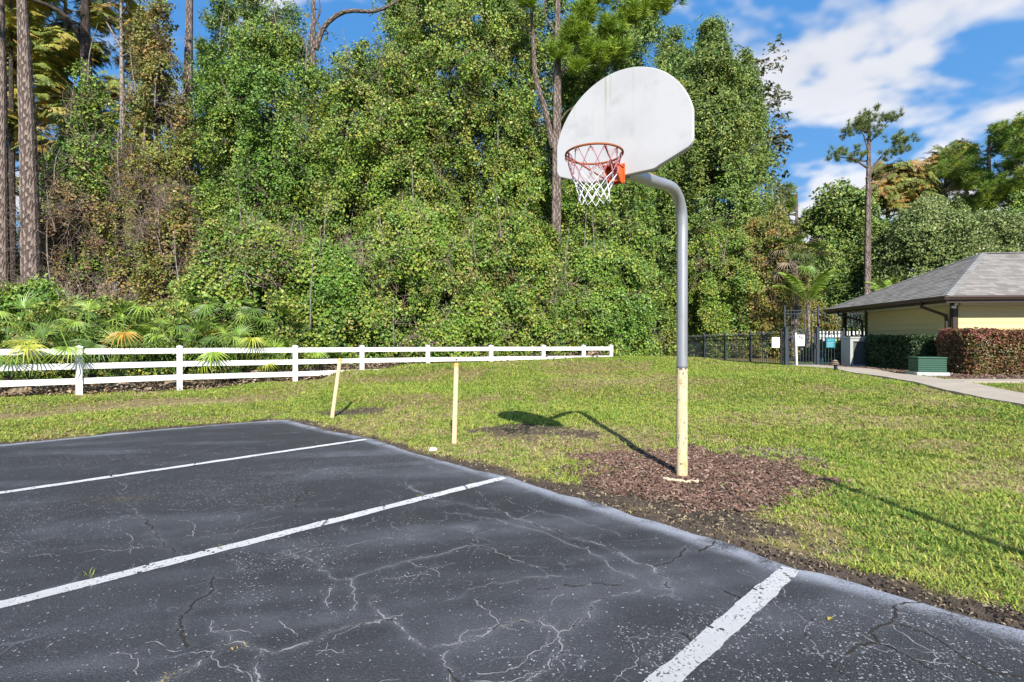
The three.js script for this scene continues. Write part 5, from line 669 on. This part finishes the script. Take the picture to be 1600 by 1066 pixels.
function palmetto(X, Z, nf, h, seed, label, opt = {}) { nf += 4; h *= 1.12;
  const R = rng(seed), y = hgt(X, Z), root = thing('saw_palmetto', label, 'palmetto', [X, y, -Z], 0, 'saw palmettos behind the white fence');
  part(root, 'stem', limb([V(0, -0.1, 0), V(0.1, 0.15, 0.05), V(0.12, 0.35, 0.08)], [0.11, 0.1, 0.07], 8, 0.3, seed), BARK.dark);
  for (let i = 0; i < nf; i++) { const a = i * 2.4 + R() * 0.6, lift = 0.3 + 0.7 * R(), e = h * (0.45 + 0.55 * lift), q = (0.35 + 0.75 * (1 - lift)) * h * 0.75, f = part(root, 'frond', FAN[i % 3], fanMat[R() < 0.45 ? 1 : R() < 0.6 ? 0 : R() < 0.9 ? 2 : 3]); f.position.set(Math.sin(a) * q, e, Math.cos(a) * q); f.rotation.set(-0.3 + 0.85 * Math.cos(a) + (R() - 0.5) * 0.5, a, (R() - 0.5) * 0.7 - 0.5 * Math.sin(a), 'YXZ'); f.scale.setScalar(0.7 + 0.45 * R()); const s = part(root, 'stalk', cyl(0.012, 0.009, V(0.1, 0.25, 0.07), V(Math.sin(a) * q * 0.85, e - 0.04, Math.cos(a) * q * 0.85), 5), fanMat[0]); }
  for (const [x, yy, z, rx, ry, rz, s, m] of opt.extra ?? []) { const f = part(root, 'frond', FAN[1], fanMat[m]); f.position.set(x, yy, z); f.rotation.set(rx, ry, rz, 'YXZ'); f.scale.setScalar(s); part(root, 'stalk', cyl(0.012, 0.009, V(0.1, 0.25, 0.07), V(x, yy, z), 5), fanMat[0]); }
  for (let i = 0; i < 5; i++) { const a = R() * 6.28, f = part(root, 'dead_frond', FAN[1], fanMat[5]); f.position.set(Math.sin(a) * 0.4, 0.22, Math.cos(a) * 0.4); f.rotation.set(1.0 + R() * 0.3, a, 0, 'YXZ'); f.scale.setScalar(0.7 + 0.3 * R()); }
}
[[-11.5, 12.1, 9, 1.25, 'palmetto with two bright fans drooping over the rails', { extra: [[0.75, 1.18, 0.75, 0.75, 0.5, 0.1, 1.0, 3], [1.35, 1.14, 0.45, 0.85, 0.9, -0.1, 1.0, 1], [0.1, 1.0, 0.9, 0.9, 0.2, 0, 0.8, 1]] }], [-10.4, 13.3, 9, 1.5, 'palmetto with an orange dying fan above the second fence post', { extra: [[0.75, 1.50, 0.6, 0.65, 0.3, 0, 1.05, 4]] }], [-9.4, 14.3, 10, 1.55, 'upright palmetto behind the second fence post'], [-8.1, 14.7, 10, 1.35, 'palmetto with yellow fan near the bright vine mound', { extra: [[0.9, 1.35, 0.6, 0.5, 0.7, 0, 1.0, 3], [-0.2, 0.75, 0.85, 0.9, 0.1, 0, 0.9, 3]] }], [-7.2, 15.4, 7, 0.95, 'low palmetto with a fan hanging between the rails', { extra: [[0.25, 0.62, 0.9, 0.95, 0.2, 0, 0.75, 3]] }], [-11.8, 14.3, 10, 2.0, 'tall palmetto under the big pines'], [-10.6, 15.6, 10, 2.2, 'palmetto behind the leafy green shrub'], [-9.3, 16.4, 10, 2.2, 'tall palmetto under the brown tangle'], [-13.5, 13.6, 10, 2.0, 'palmetto beyond the leftmost rail'], [-8.2, 16.8, 9, 2.0, 'palmetto beside the pale dead stub'], [-12.9, 11.9, 8, 1.1, 'low palmetto at the rail end'], [-6.2, 16.2, 6, 0.8, 'small palmetto at the foot of the stem-filled mound'], [-12.4, 16.2, 10, 2.3, 'palmetto at the foot of the large pale pine'], [3.3, 20.8, 7, 0.8, 'small palmetto at the far end of the white fence']].forEach(([X, Z, n, h, label, opt], i) => palmetto(X, Z, n, h, 300 + i, label, opt));
function fanPalm(name, px, Z, crownPy, n, scale, label, mats) { const R = rng(px), X = gx(px, Z), y0 = hgt(X, Z), H = gy(crownPy, Z) - y0, root = thing(name, label, 'palm', [X, y0, -Z], 0); part(root, 'trunk', limb([V(0, -0.3, 0), V(0.08, H * 0.5, 0), V(0, H, 0)], [0.2, 0.16, 0.17], 12, 0.3, px), BARK.pine); for (let i = 0; i < n; i++) { const a = i * 2.4, e = lerp(1.1, -0.9, i / n), q = 1.05 * scale, f = part(root, 'frond', FAN[i % 3], fanMat[mats[Math.floor(R() * mats.length)]]); f.position.set(Math.sin(a) * Math.cos(e) * q, H + Math.sin(e) * q, Math.cos(a) * Math.cos(e) * q); f.rotation.set(-e * 0.8 + 0.35, a, (R() - 0.5) * 0.3, 'YXZ'); f.scale.setScalar(scale * (1.2 + 0.3 * R())); part(root, 'stalk', cyl(0.02, 0.012, V(0, H - 0.05, 0), f.position.clone(), 5), fanMat[2]); } }
fanPalm('cabbage_palm', 1240, 27, 405, 26, 1.0, 'cabbage palm with drooping grey-green fans at the end of the woods', [2, 0, 0, 5]);
fanPalm('young_palm', 992, 22.6, 520, 11, 0.62, 'young cabbage palm with hanging blades beside the end of the white fence', [0, 2, 2]);
const feather = (() => { const R = rng(8), T = new Tris(); const c = (t) => V(0, 1.25 * Math.sin(t * 1.75) * 0.8, 1.9 * t); for (let i = 0; i < 34; i++) { const t = 0.15 + 0.85 * i / 34, p = c(t), L = 0.42 * Math.sin(Math.PI * (0.15 + 0.8 * t)) + 0.08; for (const s of [-1, 1]) { const e = p.clone().add(V(s * L, -0.12 - 0.1 * R(), 0.16)), w = V(0, 0.012, 0.024), k = 0.8 + 0.4 * R(); T.tri(arr(p.clone().add(w)), arr(p.clone().sub(w)), arr(e), [k, k, k]); } } for (let i = 0; i < 8; i++) { const a = c(i / 8), b = c((i + 1) / 8); T.quad([0.012, a.y, a.z], [-0.012, a.y, a.z], [-0.01, b.y, b.z], [0.01, b.y, b.z], [1, 1, 0.9]); } return T.geo(); })();
function featherPalm(px, Z, py, n, s, label, m) { const X = gx(px, Z), y0 = hgt(X, Z), H = gy(py, Z) - y0, root = thing('feather_palm', label, 'palm', [X, y0, -Z]); part(root, 'trunk', limb([V(0, -0.2, 0), V(0.05, H * 0.5, 0), V(0, H, 0)], [0.1, 0.08, 0.06], 10, 0.2, 4), BARK.pale); for (let i = 0; i < n; i++) { const f = part(root, 'frond', feather, fanMat[m]); f.position.set(0, H - 0.1, 0); f.rotation.set(-0.5 + 0.9 * h2(i, px), i * 2.4, 0, 'YXZ'); f.scale.setScalar(s); } }
featherPalm(1262, 25.5, 470, 12, 0.95, 'arching feather palm behind the tall iron fence by the woods', 1); featherPalm(1395, 27, 468, 11, 0.75, 'feather palm showing its fronds above the low roof end', 1);
// ------------------------------------------------------------------ hedges
function hedge(name, label, x0, x1, z0, z1, h, n, pal, seed, frame, edge) { // clipped block, in the building's axes
  const R = rng(seed), root = thing(name, label, 'hedge', [frame.position.x, frame.position.y, frame.position.z], frame.rotation.y), spots = [], top = [];
  for (let i = 0; i < n; i++) { const f = R(), x = lerp(x0, x1, R()), z = lerp(z0, z1, R()), y = h * R(); let p, nn; if (f < 0.34) { p = V(x, h, z); nn = V(0, 1, 0); } else if (f < 0.7) { p = V(x, y, z1); nn = V(0, 0.35, 1); } else if (f < 0.92) { p = V(x0, y, z); nn = V(-1, 0.35, 0); } else { p = V(x1, y, z); nn = V(1, 0.3, 0); } const b = (fbm(p.x * 1.7 + seed, p.z * 1.7 + p.y * 1.3, 3) - 0.5) * edge - 0.1 * R() * R(); p.addScaledVector(nn, b); (p.y > h - 0.17 && R() < 0.62 ? top : spots).push({ p, n: nn.clone().add(V((R() - 0.5) * 1.2, (R() - 0.3) * 0.8, (R() - 0.5) * 1.2)).normalize(), s: 0.8 + 0.7 * R() }); }
  const stems = []; for (let i = 0; i < 26; i++) { const x = lerp(x0 + 0.1, x1 - 0.1, R()), z = lerp(z0 + 0.1, z1 - 0.1, R()); stems.push(cyl(0.018, 0.01, V(x, -0.1, z), V(x + (R() - 0.5) * 0.3, h * 0.85, z + (R() - 0.5) * 0.3), 5)); } part(root, 'stems', merge(stems), twigMat, 'stuff');
  const inside = []; for (let i = 0; i < n * 0.25; i++) inside.push({ p: V(lerp(x0, x1, R()), h * 0.92 * R(), lerp(z0, z1, R())), n: V(R() - 0.5, 1, R() - 0.5).normalize(), s: 1.3 }); foliage(root, 'inner_leaves', SPR.hedge, inside, pal[0], seed + 3);
  foliage(root, 'foliage', SPR.hedge, spots, pal[0], seed, leafMat, 1.6); foliage(root, 'top_growth', SPR.hedge, top, pal[1], seed + 1, leafMat, 2);
}
{
  const fr = { position: V(13.81, 0.47, -15.99), rotation: { y: -0.1132 } }, dg = [[0.03, 0.065, 0.018], [0.04, 0.08, 0.02], [0.025, 0.05, 0.016], [0.05, 0.09, 0.022]];
  hedge('box_hedge', 'dark green clipped hedge along the shaded yellow wall', -0.85, -0.22, -4.9, -0.35, 1.08, 6500, [dg, dg], 51, fr, 0.12);
  hedge('red_hedge', 'reddish clipped hedge with pink new growth before the yellow front', -0.45, 7.5, 0.25, 1.35, 1.24, 15000, [[[0.10, 0.095, 0.025], [0.16, 0.06, 0.035], [0.13, 0.12, 0.03], [0.22, 0.13, 0.04], [0.12, 0.05, 0.035], [0.09, 0.11, 0.03]], [[0.24, 0.06, 0.06], [0.30, 0.10, 0.085], [0.2, 0.08, 0.05], [0.17, 0.11, 0.035]]], 57, fr, 0.2);
}
// ------------------------------------------------------------------ lawn, mulch, litter
function tuft(seed, n, h, w, lean) { const R = rng(seed), T = new Tris(); for (let i = 0; i < n; i++) { const a = R() * 6.283, q = Math.sqrt(R()) * 0.045, o = V(Math.cos(a) * q, -0.005, Math.sin(a) * q), b = R() * 6.283, L = h * (0.5 + 0.7 * R()), ln = lean * (0.3 + R()), d = V(Math.cos(b) * ln, 1, Math.sin(b) * ln).normalize(), s = V(-Math.sin(b), 0, Math.cos(b)).multiplyScalar(w * (0.7 + 0.6 * R())), m = o.clone().addScaledVector(d, L * 0.6), t = m.clone().add(V(d.x * L * 0.6 + Math.cos(b) * L * 0.15, d.y * L * 0.25, d.z * L * 0.6 + Math.sin(b) * L * 0.15)), k = 0.75 + 0.5 * R(), c = [k * (1 + 0.25 * (R() - 0.4)), k, k * 0.95]; T.quad(arr(o.clone().add(s)), arr(o.clone().sub(s)), arr(m.clone().sub(s.clone().multiplyScalar(0.8))), arr(m.clone().add(s.clone().multiplyScalar(0.8))), c).tri(arr(m.clone().add(s.clone().multiplyScalar(0.8))), arr(m.clone().sub(s.clone().multiplyScalar(0.8))), arr(t), c); } return T.geo(); }
{
  const R = rng(2024), green = [[], []], dryL = [], root = new THREE.Group(); root.name = 'lawn_grass'; tag(root, 'sunlit lawn grass with straw-coloured patches', 'grass', null, 'stuff'); scene.add(root);
  const G0 = [[0.195, 0.305, 0.034], [0.25, 0.345, 0.045], [0.335, 0.375, 0.07], [0.14, 0.25, 0.03]], D0 = [[0.40, 0.32, 0.15], [0.48, 0.40, 0.21], [0.34, 0.25, 0.13], [0.34, 0.32, 0.10]];
  const put = [], cf = field(-15, 17, 1, 24, 480, 345, (x, z) => { const c = cover(x, z), f = fenceSide(x, z); return [c.d, c.mulch, c.dirt, c.sand, c.dry, c.litter, Math.min(lineD(PATH, x, z) - 0.6, x > 10.9 ? lineD(BRANCH, x, z) - 0.4 : 9), f]; });
  const hf = field(-15, 17, 1, 24, 480, 345, (x, z) => hgt(x, z));
  let made = 0; for (let i = 0; i < 2600000 && made < 122000; i++) {
    const Z = 1.1 + 21 * Math.pow(R(), 1.25), X = (R() * 2 - 1) * (Z * 1.08 + 2.6); if (X < -14.5 || X > 16.5 || (X < 0 && X < -Z * 1.06 - 1.2)) continue;
    const [d, mulch, dirt, sand, dry, litter, pd, fs] = cf(X, Z); if (d < 0.015 || pd < 0.02) continue;
    const dens = (1 - mulch * 0.965) * (1 - 0.985 * dirt) ** 2 * (1 - 0.8 * sand) * (1 - 0.78 * dry * dry) * (1 - 0.97 * litter); if (R() > dens) continue; if (X > 13.2 && Z > 13 && X > 11.6) continue;
    made++; const y = hf(X, Z)[0], s = (0.62 + 0.5 * R()) * (1 + 0.04 * Z) * (1 - 0.3 * dirt), straw = R() < dry * 0.75 + 0.24 + 0.25 * dirt;
    put.push([X, y, Z, s, straw, dry]);
  }
  const geo = [tuft(1, 9, 0.05, 0.0036, 0.9), tuft(2, 10, 0.042, 0.0038, 1.2), tuft(3, 10, 0.038, 0.0030, 1.8)];
  const lists = [[], [], []]; put.forEach((p) => lists[p[4] ? 2 : R() < 0.5 ? 0 : 1].push(p));
  lists.forEach((list, k) => { const m = new THREE.InstancedMesh(geo[k], dullMat, list.length); m.name = k === 2 ? 'dry_blades' : 'green_blades'; m.userData.kind = 'stuff'; list.forEach(([X, y, Z, s, st, dry], i) => { Q.setFromAxisAngle(UP, R() * 6.283); MX.compose(V(X, y, -Z), Q, V(s, s * (0.8 + 0.4 * R()), s)); m.setMatrixAt(i, MX); const P = st ? D0 : G0, w = vn(X * 1.3 + 9, Z * 1.3) * 0.7 + R() * 0.5, c = P[clamp(Math.floor(w * 4 - 0.4), 0, 3)], b = 0.85 + 0.3 * R(); m.setColorAt(i, CC.setRGB(lerp(c[0], 0.33, dry * 0.3) * b, lerp(c[1], 0.27, dry * 0.3) * b, lerp(c[2], 0.1, dry * 0.3) * b)); }); root.add(m); nInst += list.length; });
  // mulch chips
  const chipGeo = [1, 2, 3].map((s) => { const q = rng(s * 7), g = new THREE.BoxGeometry(0.055, 0.009, 0.02, 2, 1, 1), p = g.attributes.position; for (let i = 0; i < p.count; i++) p.setXYZ(i, p.getX(i) * (0.8 + 0.5 * h2(s, i)), p.getY(i) + 0.006 * Math.sin(p.getX(i) * 60 + s), p.getZ(i) * (0.6 + 0.8 * h2(i, s))); g.computeVertexNormals(); return g; });
  const chips = []; for (let i = 0; i < 160000 && chips.length < 21000; i++) { const X = R() < 0.72 ? 0.3 + R() * 3.6 : 11.2 + R() * 4, Z = X < 5 ? 4 + R() * 3.2 : 13 + R() * 7.2, [d, mulch] = cf(X, Z); if (d < 0.02 || R() > mulch * 0.97 + (X < 5 ? 0.004 : 0)) continue; chips.push([X, hf(X, Z)[0], Z]); }
  const bed = new THREE.Group(); bed.name = 'bark_mulch'; tag(bed, 'red-brown bark mulch chips round the hoop pole and along the hedges', 'mulch', null, 'stuff'); scene.add(bed); const CP = [[0.125, 0.072, 0.052], [0.19, 0.11, 0.08], [0.08, 0.048, 0.036], [0.30, 0.21, 0.16], [0.155, 0.088, 0.064]];
  chipGeo.forEach((g, k) => { const L = chips.filter((_, i) => i % 3 === k), m = new THREE.InstancedMesh(g, std(lin(1, 1, 1), 0.95), L.length); m.name = 'bark_chips'; m.userData.kind = 'stuff'; L.forEach(([X, y, Z], i) => { Q.setFromEuler(new THREE.Euler((R() - 0.5) * 0.9, R() * 6.283, (R() - 0.5) * 0.7)); const s = (0.32 + 0.75 * R() * R()) * (Z > 10 ? 2 : 1); MX.compose(V(X, y + 0.008 + 0.014 * R(), -Z), Q, V(s, s, s)); m.setMatrixAt(i, MX); const c = CP[Math.floor(R() * 5)], b = 0.75 + 0.6 * R(); m.setColorAt(i, CC.setRGB(c[0] * b, c[1] * b, c[2] * b)); }); bed.add(m); nInst += L.length; });
  const crumb = []; for (let i = 0; i < 90000 && crumb.length < 7000; i++) { const Z = 2.4 + R() * 8.4, X = (R() * 2 - 1) * Z * 1.05, [d, mulch, dirt, sand] = cf(X, Z); if (d < 0.01 || R() > Math.max(dirt, sand) * 0.95) continue; crumb.push([X, hf(X, Z)[0], Z]); }
  const sg = new THREE.Group(); sg.name = 'soil_crumbs'; tag(sg, 'crumbs of soil, bark and straw along the asphalt rim', 'soil', null, 'stuff'); scene.add(sg); const SP = [[0.05, 0.035, 0.025], [0.09, 0.065, 0.045], [0.20, 0.15, 0.10], [0.03, 0.022, 0.018], [0.33, 0.27, 0.17]];
  { const m = new THREE.InstancedMesh(chipGeo[1], std(lin(1, 1, 1), 1), crumb.length); m.name = 'crumbs'; m.userData.kind = 'stuff'; crumb.forEach(([X, y, Z], i) => { Q.setFromEuler(new THREE.Euler((R() - 0.5) * 1.2, R() * 6.283, (R() - 0.5) * 1.2)); const s = 0.2 + 0.5 * R() * R(); MX.compose(V(X, y + 0.004, -Z), Q, V(s, s * 1.8, s)); m.setMatrixAt(i, MX); const c = SP[Math.floor(R() * 5)]; m.setColorAt(i, CC.setRGB(...c)); }); sg.add(m); }
  // fallen leaves and dead fronds under the palmettos
  const lit = []; for (let i = 0; i < 5200; i++) { const X = -13.5 + R() * 17, z0 = lerp(11, 19.5, clamp((X + 12) / 15.8, 0, 1)), Z = z0 + R() * 4; if (fenceSide(X, Z) < 0.05) continue; lit.push({ p: V(X, hgt(X, Z) + 0.02 + 0.05 * R(), -Z), n: V((R() - 0.5) * 0.5, 1, (R() - 0.5) * 0.5).normalize(), s: 0.6 + 0.5 * R() }); }
  const lg = new THREE.Group(); lg.name = 'leaf_litter'; tag(lg, 'tan dead leaves and straw on the soil behind the fence', 'leaf litter', null, 'stuff'); scene.add(lg); foliage(lg, 'dead_leaves', SPR.vine, lit, [[0.30, 0.22, 0.14], [0.20, 0.13, 0.08], [0.38, 0.30, 0.21], [0.14, 0.09, 0.06]], 77, dullMat);
  // small weeds in the asphalt cracks
  [[135, 900, 1.3, 'weed tuft above the middle stall line'], [344, 857, 0.9, 'weed in the crack crossing the middle stall line'], [566, 803, 0.6, 'tiny weed on the middle stall line edge'], [657, 776, 0.8, 'weed sprout on the middle stall line near its end'], [380, 1012, 1.1, 'straw-coloured weed at the junction of pale cracks'], [268, 1056, 1.2, 'yellowed weed low in the long pale crack'], [735, 752, 0.6, 'weed sprig at the stall line by the rim']].forEach(([px, py, s, label], i) => { const [X, Z] = flat(px, py), w = thing('weed_tuft', label, 'weed', [X, 0, -Z], i); const straw = i > 3 && i < 6, m = new THREE.MeshStandardMaterial({ color: straw ? lin(0.36, 0.28, 0.10) : lin(0.24, 0.27, 0.06), roughness: 0.8, vertexColors: true, side: THREE.DoubleSide }); const a = part(w, 'blades', geo[straw ? 2 : 0], m); s *= 0.75; a.scale.set(s * 0.7, s, s * 0.7); const b = part(w, 'blades', geo[1], m); b.position.set(0.03, 0, 0.02); b.scale.setScalar(s * 0.7); });
}
console.log('instances', nInst);

scene.traverse((o) => { if (o.isMesh) { o.castShadow = true; o.receiveShadow = true; } });
renderer.render(scene, camera);
